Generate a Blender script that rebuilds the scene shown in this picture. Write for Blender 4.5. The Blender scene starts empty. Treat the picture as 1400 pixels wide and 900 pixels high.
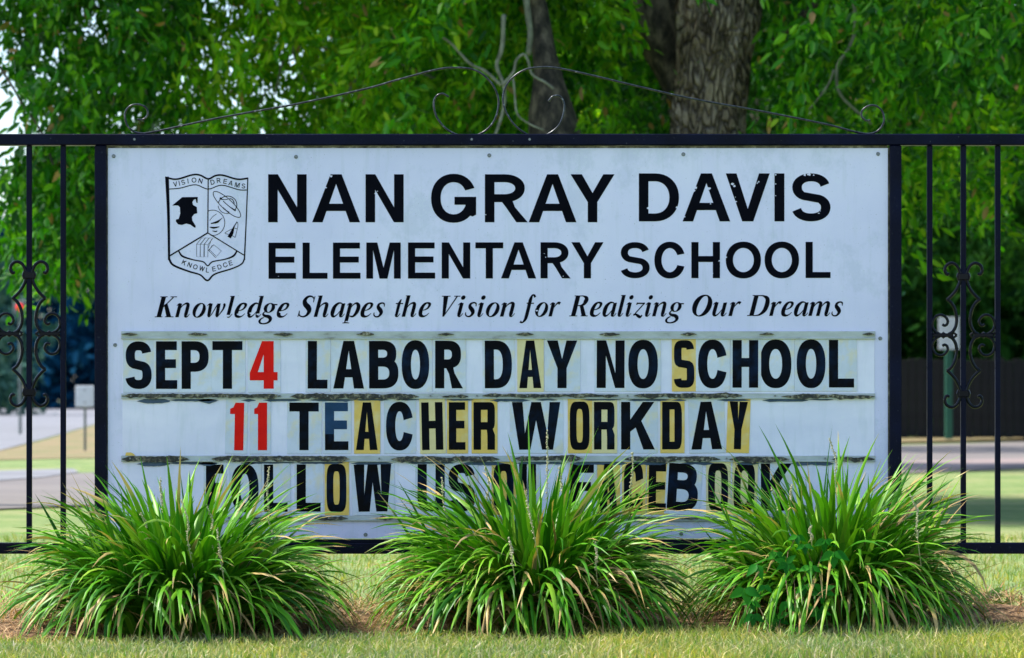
import bpy, math, random
import numpy as np
from mathutils import Vector, noise
from mathutils.geometry import delaunay_2d_cdt

C = bpy.context.scene
R = math.radians
rng = np.random.default_rng(7)
random.seed(7)

# ---------------------------------------------------------------- camera, sky, sun, exposure
CH = 0.70          # camera height (m); photographer is crouching
F = 4380.0         # focal length in photo pixels (1400 px wide photo)
HZ = 545.0         # horizon row in the photo
cam = bpy.data.cameras.new('camera')
cam_o = bpy.data.objects.new('camera', cam)
C.collection.objects.link(cam_o)
cam_o.location = (0, 0, CH)
cam_o.rotation_euler = (R(90), 0, 0)
cam.sensor_width = 36
cam.lens = F * 36 / 1400
cam.shift_y = (HZ - 450) / 1400
cam.clip_end = 3000
cam.dof.use_dof = True
cam.dof.focus_distance = 9.85
cam.dof.aperture_fstop = 6.5
C.camera = cam_o

SUN_EL, SUN_AZ = 58, -76      # from the left, just behind the plane of the sign
w = bpy.data.worlds.new('World'); C.world = w; w.use_nodes = True
nt = w.node_tree; nt.nodes.clear()
sky = nt.nodes.new('ShaderNodeTexSky'); sky.sky_type = 'NISHITA'; sky.sun_disc = False
sky.sun_elevation = R(SUN_EL); sky.sun_rotation = R(SUN_AZ)
sky.dust_density = 1.6; sky.air_density = 1.0; sky.ozone_density = 3.0
bg = nt.nodes.new('ShaderNodeBackground'); bg.inputs[1].default_value = 0.15
ow = nt.nodes.new('ShaderNodeOutputWorld')
nt.links.new(sky.outputs[0], bg.inputs[0]); nt.links.new(bg.outputs[0], ow.inputs[0])
sl = bpy.data.lights.new('sun', 'SUN'); sl.energy = 3.6; sl.angle = R(3.0); sl.color = (1, .94, .84)
so = bpy.data.objects.new('sun', sl); C.collection.objects.link(so)
az, el = R(SUN_AZ), R(SUN_EL)
sd = Vector((math.sin(az) * math.cos(el), math.cos(az) * math.cos(el), math.sin(el)))
so.rotation_euler = (-sd).to_track_quat('-Z', 'Y').to_euler()
C.view_settings.view_transform = 'Standard'; C.view_settings.look = 'None'
C.view_settings.exposure = 1.12
C.cycles.use_denoising = True
C.cycles.max_bounces = 8
C.cycles.transparent_max_bounces = 8

# ---------------------------------------------------------------- helpers
def at(px, py, d=10.0):
    """measured photo position -> world point at distance d"""
    return Vector(((px - 700) / F * d, d, CH + (HZ - py) / F * d))
def ground(px, py):
    d = CH * F / (py - HZ)
    return ((px - 700) / F * d, d)

def tag(o, label=None, cat=None, group=None, kind=None):
    if label: o['label'] = label
    if cat: o['category'] = cat
    if group: o['group'] = group
    if kind: o['kind'] = kind
    return o
def link(name, me, mat=None, parent=None):
    o = bpy.data.objects.new(name, me)
    C.collection.objects.link(o)
    if mat is not None and me is not None and len(me.materials) == 0: me.materials.append(mat)
    if parent: o.parent = parent
    return o
def empty(name, loc=(0, 0, 0)):
    o = bpy.data.objects.new(name, None); o.location = loc
    o.empty_display_size = .1
    C.collection.objects.link(o); return o

class MB:
    def __init__(s): s.v = []; s.f = []
    def add(s, vs, fs):
        b = len(s.v); s.v += [tuple(p) for p in vs]; s.f += [tuple(b + i for i in f) for f in fs]
    def box(s, x0, x1, y0, y1, z0, z1, bev=0.0):
        if bev <= 0:
            s.add([(x, y, z) for x in (x0, x1) for y in (y0, y1) for z in (z0, z1)],
                  [(0, 1, 3, 2), (4, 6, 7, 5), (0, 4, 5, 1), (2, 3, 7, 6), (0, 2, 6, 4), (1, 5, 7, 3)])
            return
        b = bev
        # chamfered box
        vs = []; idx = {}
        for ix, x in enumerate((x0, x1)):
            for iy, y in enumerate((y0, y1)):
                for iz, z in enumerate((z0, z1)):
                    sx, sy, sz = (1, -1)[ix], (1, -1)[iy], (1, -1)[iz]
                    idx[ix, iy, iz] = len(vs)
                    vs += [(x, y + sy * b, z + sz * b), (x + sx * b, y, z + sz * b), (x + sx * b, y + sy * b, z)]
        fs = []
        for k in (0, 1):
            fs.append([idx[k, 0, 0], idx[k, 1, 0], idx[k, 1, 1], idx[k, 0, 1]][::(-1 if k == 0 else 1)])
            fs.append([idx[0, k, 0] + 1, idx[1, k, 0] + 1, idx[1, k, 1] + 1, idx[0, k, 1] + 1][::(1 if k == 0 else -1)])
            fs.append([idx[0, 0, k] + 2, idx[1, 0, k] + 2, idx[1, 1, k] + 2, idx[0, 1, k] + 2][::(-1 if k == 0 else 1)])
        for a in (0, 1):
            for c in (0, 1):
                fs.append([idx[a, c, 0] , idx[a, c, 0] + 1, idx[a, c, 1] + 1, idx[a, c, 1]])
                fs.append([idx[a, 0, c], idx[a, 0, c] + 2, idx[a, 1, c] + 2, idx[a, 1, c]])
                fs.append([idx[0, a, c] + 1, idx[0, a, c] + 2, idx[1, a, c] + 2, idx[1, a, c] + 1])
                for e in (0, 1): fs.append([idx[a, c, e], idx[a, c, e] + 1, idx[a, c, e] + 2])
        s.add(vs, fs)
    def tube(s, pts, rad, n=8, cap=True):
        pts = [Vector(p) for p in pts]
        rr = rad if hasattr(rad, '__len__') else [rad] * len(pts)
        rings = []; up = Vector((0, 1, 0.01)).normalized()
        for i, p in enumerate(pts):
            t = (pts[min(i + 1, len(pts) - 1)] - pts[max(i - 1, 0)]).normalized()
            a = t.cross(up)
            if a.length < .05: a = t.cross(Vector((1, 0, 0)))
            a.normalize(); b = t.cross(a).normalized()
            rings.append([p + (a * math.cos(k * 2 * math.pi / n) + b * math.sin(k * 2 * math.pi / n)) * rr[i] for k in range(n)])
        vs = [v for r_ in rings for v in r_]
        fs = [(i * n + k, i * n + (k + 1) % n, (i + 1) * n + (k + 1) % n, (i + 1) * n + k) for i in range(len(pts) - 1) for k in range(n)]
        if cap: fs += [tuple(range(n - 1, -1, -1)), tuple((len(pts) - 1) * n + k for k in range(n))]
        s.add(vs, fs)
    def build(s, name, mat, parent=None, smooth=False):
        me = bpy.data.meshes.new(name); me.from_pydata(s.v, [], s.f); me.validate()
        bm_fix(me)
        if smooth: me.polygons.foreach_set('use_smooth', [True] * len(me.polygons))
        me.update(); return link(name, me, mat, parent)
def bm_fix(me):
    import bmesh
    bm = bmesh.new(); bm.from_mesh(me); bmesh.ops.recalc_face_normals(bm, faces=bm.faces); bm.to_mesh(me); bm.free()

def np_mesh(name, verts, faces, attrs=None, smooth=False):
    """verts (N,3); faces (M,k)"""
    me = bpy.data.meshes.new(name)
    verts = np.ascontiguousarray(verts, dtype=np.float32); faces = np.ascontiguousarray(faces, dtype=np.int32)
    M, k = faces.shape
    me.vertices.add(len(verts)); me.vertices.foreach_set('co', verts.ravel())
    me.loops.add(M * k); me.loops.foreach_set('vertex_index', faces.ravel())
    me.polygons.add(M); me.polygons.foreach_set('loop_start', np.arange(0, M * k, k, dtype=np.int32))
    if smooth: me.polygons.foreach_set('use_smooth', np.ones(M, dtype=bool))
    for n_, a in (attrs or {}).items():
        at_ = me.attributes.new(n_, 'FLOAT', 'POINT'); at_.data.foreach_set('value', np.ascontiguousarray(a, dtype=np.float32).ravel())
    me.update(calc_edges=True); return me

def catmull(pts, sub=8, closed=False):
    P_ = [np.array(p, float) for p in pts]; out = []
    n = len(P_)
    for i in range(n - (0 if closed else 1)):
        if closed: a, b, c, d = P_[(i - 1) % n], P_[i], P_[(i + 1) % n], P_[(i + 2) % n]
        else:
            b, c = P_[i], P_[i + 1]
            a = P_[i - 1] if i > 0 else 2 * b - c
            d = P_[i + 2] if i + 2 < n else 2 * c - b
        for k in range(sub):
            t = k / sub
            out.append(.5 * (2 * b + (c - a) * t + (2 * a - 5 * b + 4 * c - d) * t * t + (3 * b - a - 3 * c + d) * t ** 3))
    if not closed: out.append(P_[-1])
    return out

# ---------------------------------------------------------------- materials
class NT:
    def __init__(s, name):
        s.m = bpy.data.materials.new(name); s.m.use_nodes = True; s.t = s.m.node_tree
        s.b = s.t.nodes['Principled BSDF']; s.o = s.t.nodes['Material Output']
    def n(s, t, **kw):
        nd = s.t.nodes.new(t)
        for k, v in kw.items():
            if k.startswith('_'): setattr(nd, k[1:], v)
        return nd
    def l(s, a, b): s.t.links.new(a, b)
    def coords(s, scale=(1, 1, 1), kind='Object'):
        tc = s.n('ShaderNodeTexCoord'); mp = s.n('ShaderNodeMapping'); mp.inputs['Scale'].default_value = scale
        s.l(tc.outputs[kind], mp.inputs[0]); return mp.outputs[0]
    def noise(s, scale, detail=4, rough=.55, vec=None, stretch=(1, 1, 1)):
        nz = s.n('ShaderNodeTexNoise'); nz.inputs['Scale'].default_value = scale
        nz.inputs['Detail'].default_value = detail; nz.inputs['Roughness'].default_value = rough
        s.l(vec if vec is not None else s.coords(stretch), nz.inputs['Vector']); return nz.outputs['Fac']
    def ramp(s, fac, stops, interp='LINEAR'):
        r_ = s.n('ShaderNodeValToRGB'); e = r_.color_ramp; e.interpolation = interp
        while len(e.elements) < len(stops): e.elements.new(.5)
        for el_, (p, c) in zip(e.elements, stops):
            el_.position = p; el_.color = (c if len(c) == 4 else (*c, 1)) if hasattr(c, '__len__') else (c, c, c, 1)
        s.l(fac, r_.inputs[0]); return r_.outputs[0]
    def mix(s, fac, a, b, mode='MIX'):
        m = s.n('ShaderNodeMix'); m.data_type = 'RGBA'; m.blend_type = mode
        for sock, v in ((m.inputs[0], fac), (m.inputs[6], a), (m.inputs[7], b)):
            if hasattr(v, 'is_linked') or hasattr(v, 'links'): s.l(v, sock)
            else: sock.default_value = (*v, 1) if hasattr(v, '__len__') and len(v) == 3 else v
        return m.outputs[2]
    def math(s, op, a, b=0.0, clamp=False):
        m = s.n('ShaderNodeMath'); m.operation = op; m.use_clamp = clamp
        for sock, v in ((m.inputs[0], a), (m.inputs[1], b)):
            if hasattr(v, 'links'): s.l(v, sock)
            else: sock.default_value = v
        return m.outputs[0]
    def bump(s, h, strength=.3, dist=.01):
        b = s.n('ShaderNodeBump'); b.inputs['Strength'].default_value = strength; b.inputs['Distance'].default_value = dist
        s.l(h, b.inputs['Height']); s.l(b.outputs[0], s.b.inputs['Normal'])
    def col(s, c):
        if hasattr(c, 'links'): s.l(c, s.b.inputs['Base Color'])
        else: s.b.inputs['Base Color'].default_value = (*c, 1)
    def rough(s, v):
        if hasattr(v, 'links'): s.l(v, s.b.inputs['Roughness'])
        else: s.b.inputs['Roughness'].default_value = v

def simple(name, col, rough=.6, metal=0.0, var=.12, scale=30):
    m = NT(name)
    f = m.noise(scale, 3)
    c0 = tuple(c * (1 - var) for c in col); c1 = tuple(min(1, c * (1 + var)) for c in col)
    m.col(m.ramp(f, [(.3, c0), (.7, c1)])); m.rough(rough); m.b.inputs['Metallic'].default_value = metal
    return m.m

def foliage(name, cols, transl=.4, rough=.5, brown=0.0, along=False, tip=None, spec=.5, clump=0.0):
    """leaf material: hue varies leaf by leaf, light passes through"""
    m = NT(name)
    geo = m.n('ShaderNodeNewGeometry'); oi = m.n('ShaderNodeObjectInfo')
    r_ = m.math('FRACT', m.math('ADD', geo.outputs['Random Per Island'], oi.outputs['Random']))
    n_ = len(cols)
    c = m.ramp(r_, [(i / max(1, n_ - 1), q) for i, q in enumerate(cols)])
    if clump:
        nz = m.noise(clump, 2)
        c = m.mix(m.ramp(nz, [(.38, 0.0), (.62, 1.0)]), c, m.mix(1.0, c, (1.5, 1.25, .7), 'MULTIPLY'))
    if brown:
        br = m.math('GREATER_THAN', m.math('FRACT', m.math('MULTIPLY', r_, 37.7)), 1 - brown)
        c = m.mix(br, c, (.36, .22, .08))
    if along:
        a = m.n('ShaderNodeAttribute'); a.attribute_name = 'along'
        r2 = m.math('FRACT', m.math('MULTIPLY', r_, 13.3))
        edge = m.math('SUBTRACT', a.outputs['Fac'], m.math('SUBTRACT', 1.12, m.math('MULTIPLY', m.math('POWER', r2, 3), .45)))
        k = m.math('MULTIPLY', edge, 14, clamp=True)
        c = m.mix(k, c, (.50, .36, .14))
        # pale midrib / parallel veins
        ac = m.n('ShaderNodeAttribute'); ac.attribute_name = 'across'
        v = m.math('MULTIPLY', m.math('ABSOLUTE', ac.outputs['Fac']), 1.0)
        c = m.mix(m.math('MULTIPLY', m.math('SUBTRACT', 1, v, clamp=True), .25), c, m.mix(1.0, c, (.55, .6, .5), 'MULTIPLY'))
        nz = m.noise(9, 2)
        c = m.mix(m.math('MULTIPLY', nz, .35), c, m.mix(1.0, c, (1.5, 1.35, 1.0), 'MULTIPLY'))
    m.col(c); m.rough(rough)
    m.b.inputs['Specular IOR Level'].default_value = spec
    tr = m.n('ShaderNodeBsdfTranslucent'); m.l(m.mix(1.0, c, (1.25, 1.5, .55), 'MULTIPLY'), tr.inputs[0])
    mx = m.n('ShaderNodeMixShader'); mx.inputs[0].default_value = transl
    m.l(m.b.outputs[0], mx.inputs[1]); m.l(tr.outputs[0], mx.inputs[2]); m.l(mx.outputs[0], m.o.inputs[0])
    return m.m

M = {}
def mats():
    # --- black enamel of the ironwork
    m = NT('black_iron')
    n1 = m.noise(60, 5, .7); n2 = m.noise(7, 3)
    chips = m.ramp(m.noise(150, 4, .7), [(.665, 0.0), (.70, 1.0)])
    c = m.mix(m.ramp(n2, [(.35, 0.0), (.7, 1.0)]), (.001, .0018, .010), (.002, .004, .022))
    m.col(m.mix(m.math('MULTIPLY', chips, .5), c, (.16, .17, .20)))
    m.rough(m.ramp(n1, [(.3, .22), (.7, .45)])); m.b.inputs['Specular IOR Level'].default_value = .1
    m.bump(n1, .12, .002)
    M['iron'] = m.m
    m = NT('polished_iron'); n1 = m.noise(80, 4, .6); m.col((.002, .003, .008)); m.rough(m.ramp(n1, [(.3, .10), (.7, .2)])); m.b.inputs['Specular IOR Level'].default_value = .16; M['iron_gloss'] = m.m
    # --- sheet face
    m = NT('sign_face')
    base = m.ramp(m.noise(2.2, 5, .6), [(.3, (.66, .655, .87)), (.52, (.74, .725, .93)), (.75, (.80, .785, .95))])
    streak = m.noise(5, 5, .6, stretch=(6, 1, .55))
    c = m.mix(m.math('MULTIPLY', m.ramp(streak, [(.54, 0.0), (.72, 1.0)]), .22), base, (.40, .47, .50))
    blot = m.noise(26, 5, .7)
    c = m.mix(m.math('MULTIPLY', m.ramp(blot, [(.58, 0.0), (.7, 1.0)]), .16), c, (.75, .82, .88))
    speck = m.ramp(m.noise(260, 2, .5), [(.735, 0.0), (.75, 1.0)])
    c = m.mix(m.math('MULTIPLY', speck, .6), c, (.10, .11, .12))
    run = m.ramp(m.noise(2.6, 6, .75, stretch=(1, 1, .8)), [(.53, 0.0), (.60, 1.0)])
    c = m.mix(m.math('MULTIPLY', run, .22), c, (.34, .42, .50))
    crk = m.ramp(m.noise(3.4, 8, .8), [(.494, 0.0), (.5, 1.0), (.506, 0.0)])
    c = m.mix(m.math('MULTIPLY', crk, m.math('MULTIPLY', run, .45)), c, (.85, .9, .95))
    m.col(c); m.rough(m.ramp(blot, [(.3, .32), (.7, .5)])); m.b.inputs['Specular IOR Level'].default_value = .4
    m.bump(m.noise(3, 2), .05, .01)
    M['face'] = m.m
    # --- letter rows, milky plastic
    m = NT('row_plastic')
    base = m.ramp(m.noise(3.1, 4, .6, stretch=(1, 1, 2)), [(.3, (.70, .70, .86)), (.7, (.87, .85, .97))])
    str2 = m.noise(11, 4, .6, stretch=(4, 1, .6))
    c = m.mix(m.math('MULTIPLY', m.ramp(str2, [(.5, 0.0), (.7, 1.0)]), .25), base, (.50, .57, .60))
    scr = m.noise(60, 5, .75)
    c = m.mix(m.math('MULTIPLY', m.ramp(scr, [(.60, 0.0), (.66, 1.0)]), .3), c, (.85, .9, .93))
    m.col(c); m.rough(.3); M['row'] = m.m
    # --- clear and yellowed tiles
    def tile(name, a, b, dirt):
        m = NT(name)
        oi = m.n('ShaderNodeObjectInfo')
        c = m.mix(oi.outputs['Random'], a, b)
        g = m.noise(14, 4, .6, stretch=(1, 1, 1))
        c = m.mix(m.math('MULTIPLY', m.ramp(g, [(.42, 0.0), (.62, 1.0)]), .55), c, dirt); g2 = m.noise(70, 4, .7); c = m.mix(m.math('MULTIPLY', m.ramp(g2, [(.55, 0.0), (.7, 1.0)]), .3), c, b); g3 = m.noise(22, 3, .5); c = m.mix(m.math('MULTIPLY', m.ramp(g3, [(.5, 0.0), (.64, 1.0)]), .5), c, (.76, .66, .36))
        m.col(c); m.rough(.28); m.b.inputs['Specular IOR Level'].default_value = .5; return m.m
    M['tile_clear'] = tile('clear_tile', (.60, .65, .75), (.70, .74, .85), (.52, .57, .60))
    M['tile_yellow'] = tile('yellowed_tile', (.88, .56, .09), (.80, .54, .13), (.62, .42, .09))
    M['tile_cream'] = tile('cream_tile', (.80, .66, .30), (.80, .68, .36), (.66, .54, .24))
    # --- inks
    m = NT('vinyl_black'); f = m.noise(12, 3)
    m.col(m.ramp(f, [(.3, (.0012, .0014, .004)), (.75, (.003, .0035, .009))])); m.rough(.5); m.b.inputs['Specular IOR Level'].default_value = .04; M['vinyl'] = m.m
    m = NT('tile_ink'); f = m.noise(9, 4, .6)
    oi = m.n('ShaderNodeObjectInfo')
    sheen = m.ramp(f, [(.45, 0.0), (.75, 1.0)])  # streaks of blue sheen painted into the ink colour
    c = m.mix(m.math('MULTIPLY', sheen, m.math('MULTIPLY', oi.outputs['Random'], .9)), (.0012, .0016, .004), (.008, .035, .10))
    scr = m.ramp(m.noise(90, 4, .7), [(.70, 0.0), (.73, 1.0)])
    m.col(m.mix(m.math('MULTIPLY', scr, .35), c, (.25, .33, .42))); m.rough(m.ramp(f, [(.3, .25), (.7, .45)])); m.b.inputs['Specular IOR Level'].default_value = .06; M['ink'] = m.m
    m = NT('tile_ink_faded'); f = m.noise(20, 4)
    m.col(m.ramp(f, [(.3, (.010, .040, .095)), (.7, (.02, .065, .15))])); m.rough(.35); m.b.inputs['Specular IOR Level'].default_value = .12; M['ink_faded'] = m.m
    m = NT('tile_ink_red'); f = m.noise(22, 3)
    m.col(m.ramp(f, [(.3, (.72, .006, .004)), (.7, (.85, .012, .006))])); m.rough(.5); m.b.inputs['Specular IOR Level'].default_value = .1; M['ink_red'] = m.m
    # --- dirty letter track
    m = NT('letter_track')
    v = m.coords((1, 1, 1))
    n1 = m.noise(9, 6, .65, stretch=(1, 1, 5)); n2 = m.noise(55, 5, .7)
    d = m.ramp(m.math('ADD', m.math('MULTIPLY', n1, .75), m.math('MULTIPLY', n2, .25)), [(.44, 0.0), (.53, 1.0)])
    c = m.mix(d, (.46, .48, .44), (.05, .055, .05))
    c = m.mix(m.math('MULTIPLY', m.ramp(n2, [(.5, 0.0), (.62, 1.0)]), .5), c, (.22, .21, .16))
    m.col(c); m.rough(.75); m.bump(n2, .4, .004); M['track'] = m.m
    m = NT('letter_track_clean')
    n1 = m.noise(14, 5, .6, stretch=(1, 1, 3))
    m.col(m.ramp(n1, [(.35, (.50, .54, .52)), (.6, (.40, .43, .40)), (.75, (.20, .20, .16))])); m.rough(.6); M['track_clean'] = m.m
    m = NT('track_grime')
    n2 = m.noise(80, 5, .7)
    m.col(m.ramp(n2, [(.3, (.010, .011, .012)), (.5, (.05, .05, .04)), (.6, (.20, .18, .11)), (.68, (.38, .36, .28))])); m.rough(.85); m.bump(n2, .6, .004); M['grime'] = m.m
    m = NT('peeled_film'); n2 = m.noise(30, 5, .7)
    m.col(m.ramp(n2, [(.35, (.03, .06, .11)), (.65, (.07, .11, .17))])); m.rough(.7); M['film'] = m.m
    M['bolt'] = simple('bolt_metal', (.20, .21, .22), .4, .6, .5, 300)
    m = NT('ply_edge'); n1 = m.noise(40, 5, .7, stretch=(1, 1, 1)); n2 = m.noise(120, 3)
    m.col(m.ramp(n1, [(.35, (.05, .045, .035)), (.55, (.20, .18, .14)), (.68, (.45, .42, .34))])); m.rough(.9); m.bump(n2, .5, .004); M['ply'] = m.m
    # --- plants
    g = [(.015, .10, .004), (.05, .22, .008), (.12, .36, .015), (.03, .15, .006), (.18, .42, .02), (.035, .17, .006), (.26, .45, .04)]
    M['blade'] = foliage('lilyturf_leaf', g, .10, .38, 0, True, spec=.2)
    M['blade_dry'] = foliage('dry_leaf', [(.32, .20, .07), (.42, .30, .13), (.24, .14, .05), (.38, .33, .14)], .2, .7)
    M['stalk'] = foliage('seed_stalk', [(.52, .46, .30), (.40, .40, .20), (.60, .54, .38)], .15, .7)
    M['creeper'] = foliage('creeper_leaf', [(.006, .09, .004), (.012, .15, .006), (.035, .22, .010)], .15, .5, spec=.12)
    M['seedling'] = foliage('seedling_leaf', [(.14, .34, .015), (.22, .42, .03)], .35, .45)
    M['stem'] = simple('brown_stem', (.16, .10, .05), .8)
    M['grass'] = foliage('turf_blade', [(.09, .19, .02), (.26, .28, .09), (.42, .35, .21), (.10, .26, .03), (.48, .41, .28), (.13, .25, .04), (.29, .29, .12), (.15, .26, .05), (.54, .48, .36)], .3, .6, clump=1.7)
    M['straw'] = foliage('pine_straw', [(.42, .22, .09), (.30, .14, .05), (.55, .35, .16), (.36, .20, .09), (.62, .44, .24)], .1, .7)
    M['leaf'] = foliage('oak_leaf', [(.006, .055, .002), (.015, .12, .003), (.05, .24, .005), (.010, .09, .004), (.14, .40, .012)], .28, .45, .014, spec=.2, clump=1.1)  # brighter clumps paint sunlit leaves into the colour
    M['leaf_bright'] = foliage('oak_leaf_bright', [(.03, .17, .003), (.08, .28, .005), (.16, .38, .008), (.03, .16, .004), (.28, .46, .02)], .45, .45, .02, spec=.2, clump=1.0)  # lit copy of the oak leaf, sunlight put into its colour
    M['leaf_back'] = foliage('shade_leaf', [(.008, .045, .012), (.012, .06, .010), (.025, .10, .012)], .2, .7, spec=.05, clump=.6)  # shade of the wood put into a darker leaf colour
    M['leaf_far'] = foliage('far_leaf', [(.001, .030, .066), (.002, .045, .10), (.004, .055, .115)], .05, .9, spec=.05)  # distance haze painted in as blue leaf colour
    M['leaf_far_pale'] = foliage('far_pale_leaf', [(.02, .07, .06), (.04, .11, .09), (.07, .14, .11)], .1, .9, spec=.05)  # haze painted in as a paler leaf colour
    # --- bark
    m = NT('oak_bark')
    v = m.coords((1, 1, .38)); nzv = m.n('ShaderNodeTexNoise'); nzv.inputs['Scale'].default_value = 7; m.l(v, nzv.inputs['Vector'])
    wv = m.n('ShaderNodeVectorMath'); wv.operation = 'MULTIPLY_ADD'; m.l(nzv.outputs['Color'], wv.inputs[0]); wv.inputs[1].default_value = (.30, .30, .22); m.l(v, wv.inputs[2])
    vo = m.n('ShaderNodeTexVoronoi'); vo.feature = 'DISTANCE_TO_EDGE'; vo.inputs['Scale'].default_value = 19; vo.inputs['Randomness'].default_value = 1.0; m.l(wv.outputs[0], vo.inputs['Vector'])
    n1 = m.noise(5, 6, .7, stretch=(1, 1, .5)); n2 = m.noise(50, 4, .7)
    c = m.ramp(n1, [(.35, (.19, .14, .095)), (.5, (.38, .30, .215)), (.66, (.56, .47, .37))])
    c = m.mix(m.math('MULTIPLY', m.ramp(vo.outputs['Distance'], [(.0, 1.0), (.16, 0.0)]), m.ramp(m.noise(6, 3), [(.35, .35), (.6, 1.0)])), c, (.03, .022, .016))
    c = m.mix(m.math('MULTIPLY', m.ramp(n2, [(.45, 0.0), (.65, 1.0)]), .45), c, (.09, .075, .06))
    m.col(c); m.rough(.95); m.b.inputs['Specular IOR Level'].default_value = .1
    m.bump(m.math('ADD', m.ramp(vo.outputs['Distance'], [(.0, 0.0), (.2, 1.0)]), m.math('MULTIPLY', n2, .5)), 1.0, .05); M['bark'] = m.m
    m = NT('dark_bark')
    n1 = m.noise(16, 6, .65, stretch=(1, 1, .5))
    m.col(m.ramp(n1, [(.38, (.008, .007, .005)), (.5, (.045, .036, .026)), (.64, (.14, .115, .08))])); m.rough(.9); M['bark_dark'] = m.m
    M['limb'] = simple('grey_limb', (.17, .18, .13), .85, 0, .4, 20)
    # --- ground
    m = NT('ground_grass')
    n1 = m.noise(.9, 5, .6); n2 = m.noise(9, 6, .7); n3 = m.noise(.12, 3)
    c = m.ramp(n1, [(.35, (.075, .16, .028)), (.52, (.145, .225, .05)), (.68, (.27, .26, .11))])
    c = m.mix(m.math('MULTIPLY', m.ramp(n2, [(.4, 0.0), (.7, 1.0)]), .5), c, (.36, .36, .18))
    m.col(c); m.rough(.95); m.bump(n2, .6, .05); M['ground'] = m.m
    m = NT('bare_soil'); n2 = m.noise(40, 6, .7)
    m.col(m.ramp(n2, [(.35, (.07, .04, .02)), (.5, (.26, .15, .07)), (.65, (.48, .33, .18))])); m.rough(.95); m.bump(n2, .8, .03); M['soil'] = m.m
    m = NT('dry_verge'); n2 = m.noise(1.2, 6, .65)
    m.col(m.ramp(n2, [(.35, (.12, .15, .04)), (.5, (.21, .16, .07)), (.7, (.25, .19, .10))])); m.rough(.95); M['verge'] = m.m
    m = NT('pale_paving'); n2 = m.noise(.8, 5, .6, stretch=(.4, 1, 1))
    m.col(m.ramp(n2, [(.35, (.15, .152, .165)), (.7, (.23, .232, .25))])); m.rough(.85); M['pale'] = m.m
    m = NT('worn_asphalt'); n2 = m.noise(1.3, 5, .6, stretch=(.3, 1, 1)); n3 = m.noise(60, 3)
    m.col(m.mix(m.math('MULTIPLY', n3, .3), m.ramp(n2, [(.3, (.13, .11, .105)), (.7, (.19, .165, .15))]), (.2, .2, .2))); m.rough(.9); M['asphalt'] = m.m
    M['pink'] = simple('pinkish_paving', (.25, .195, .185), .9, 0, .2, 1.2)
    M['fence_board'] = simple('dark_board', (.007, .007, .008), .85, 0, .5, 4)  # deep shade put into the near-black board colour
    M['white_sign'] = simple('white_sheet', (.62, .66, .72), .5, 0, .08, 6)
    M['green_post'] = simple('green_post', (.012, .10, .06), .6, 0, .2, 10)
    M['grey_post'] = simple('grey_post', (.12, .15, .14), .6, 0, .2, 10)
    m = NT('red_lamp'); m.col((.7, .01, .01)); m.b.inputs['Emission Color'].default_value = (1, .02, .01, 1); m.b.inputs['Emission Strength'].default_value = .5; M['red'] = m.m
mats()
# ---------------------------------------------------------------- lettering: outlines in photo-pixel units
def se(cx, cy, rx, ry, n=2.2, a0=0, a1=360, k=40):
    out = []
    full = abs(a1 - a0) >= 360
    for i in range(k + (0 if full else 1)):
        a = R(a0 + (a1 - a0) * i / k); c, s_ = math.cos(a), math.sin(a)
        out.append((cx + rx * math.copysign(abs(c) ** (2 / n), c), cy + ry * math.copysign(abs(s_) ** (2 / n), s_)))
    return out
def quads(pts):
    """(x,y,w) polyline -> list of quads"""
    n = len(pts); L_, R_ = [], []
    for i in range(n):
        a = pts[max(i - 1, 0)]; b = pts[min(i + 1, n - 1)]
        dx, dy = b[0] - a[0], b[1] - a[1]; l = math.hypot(dx, dy) or 1e-9
        nx, ny = -dy / l, dx / l; h = pts[i][2] / 2
        L_.append((pts[i][0] + nx * h, pts[i][1] + ny * h)); R_.append((pts[i][0] - nx * h, pts[i][1] - ny * h))
    return [h for h in (hull([R_[i], R_[i + 1], L_[i + 1], L_[i]]) for i in range(n - 1)) if h]
def hull(P_):
    P_ = sorted(set((round(a, 5), round(b, 5)) for a, b in P_))
    if len(P_) < 3: return None
    def half(Q):
        o = []
        for p in Q:
            while len(o) > 1 and (o[-1][0] - o[-2][0]) * (p[1] - o[-2][1]) - (o[-1][1] - o[-2][1]) * (p[0] - o[-2][0]) <= 1e-9: o.pop()
            o.append(p)
        return o[:-1]
    h = half(P_) + half(P_[::-1])
    return h if len(h) > 2 else None
def stroke(pts, sub=6): return quads(catmull(pts, sub))
def line(x0, y0, x1, y1, w): return quads([(x0, y0, w), (x1, y1, w)])
def rect(x0, y0, x1, y1): return [(x0, y0), (x1, y0), (x1, y1), (x0, y1)]

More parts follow.
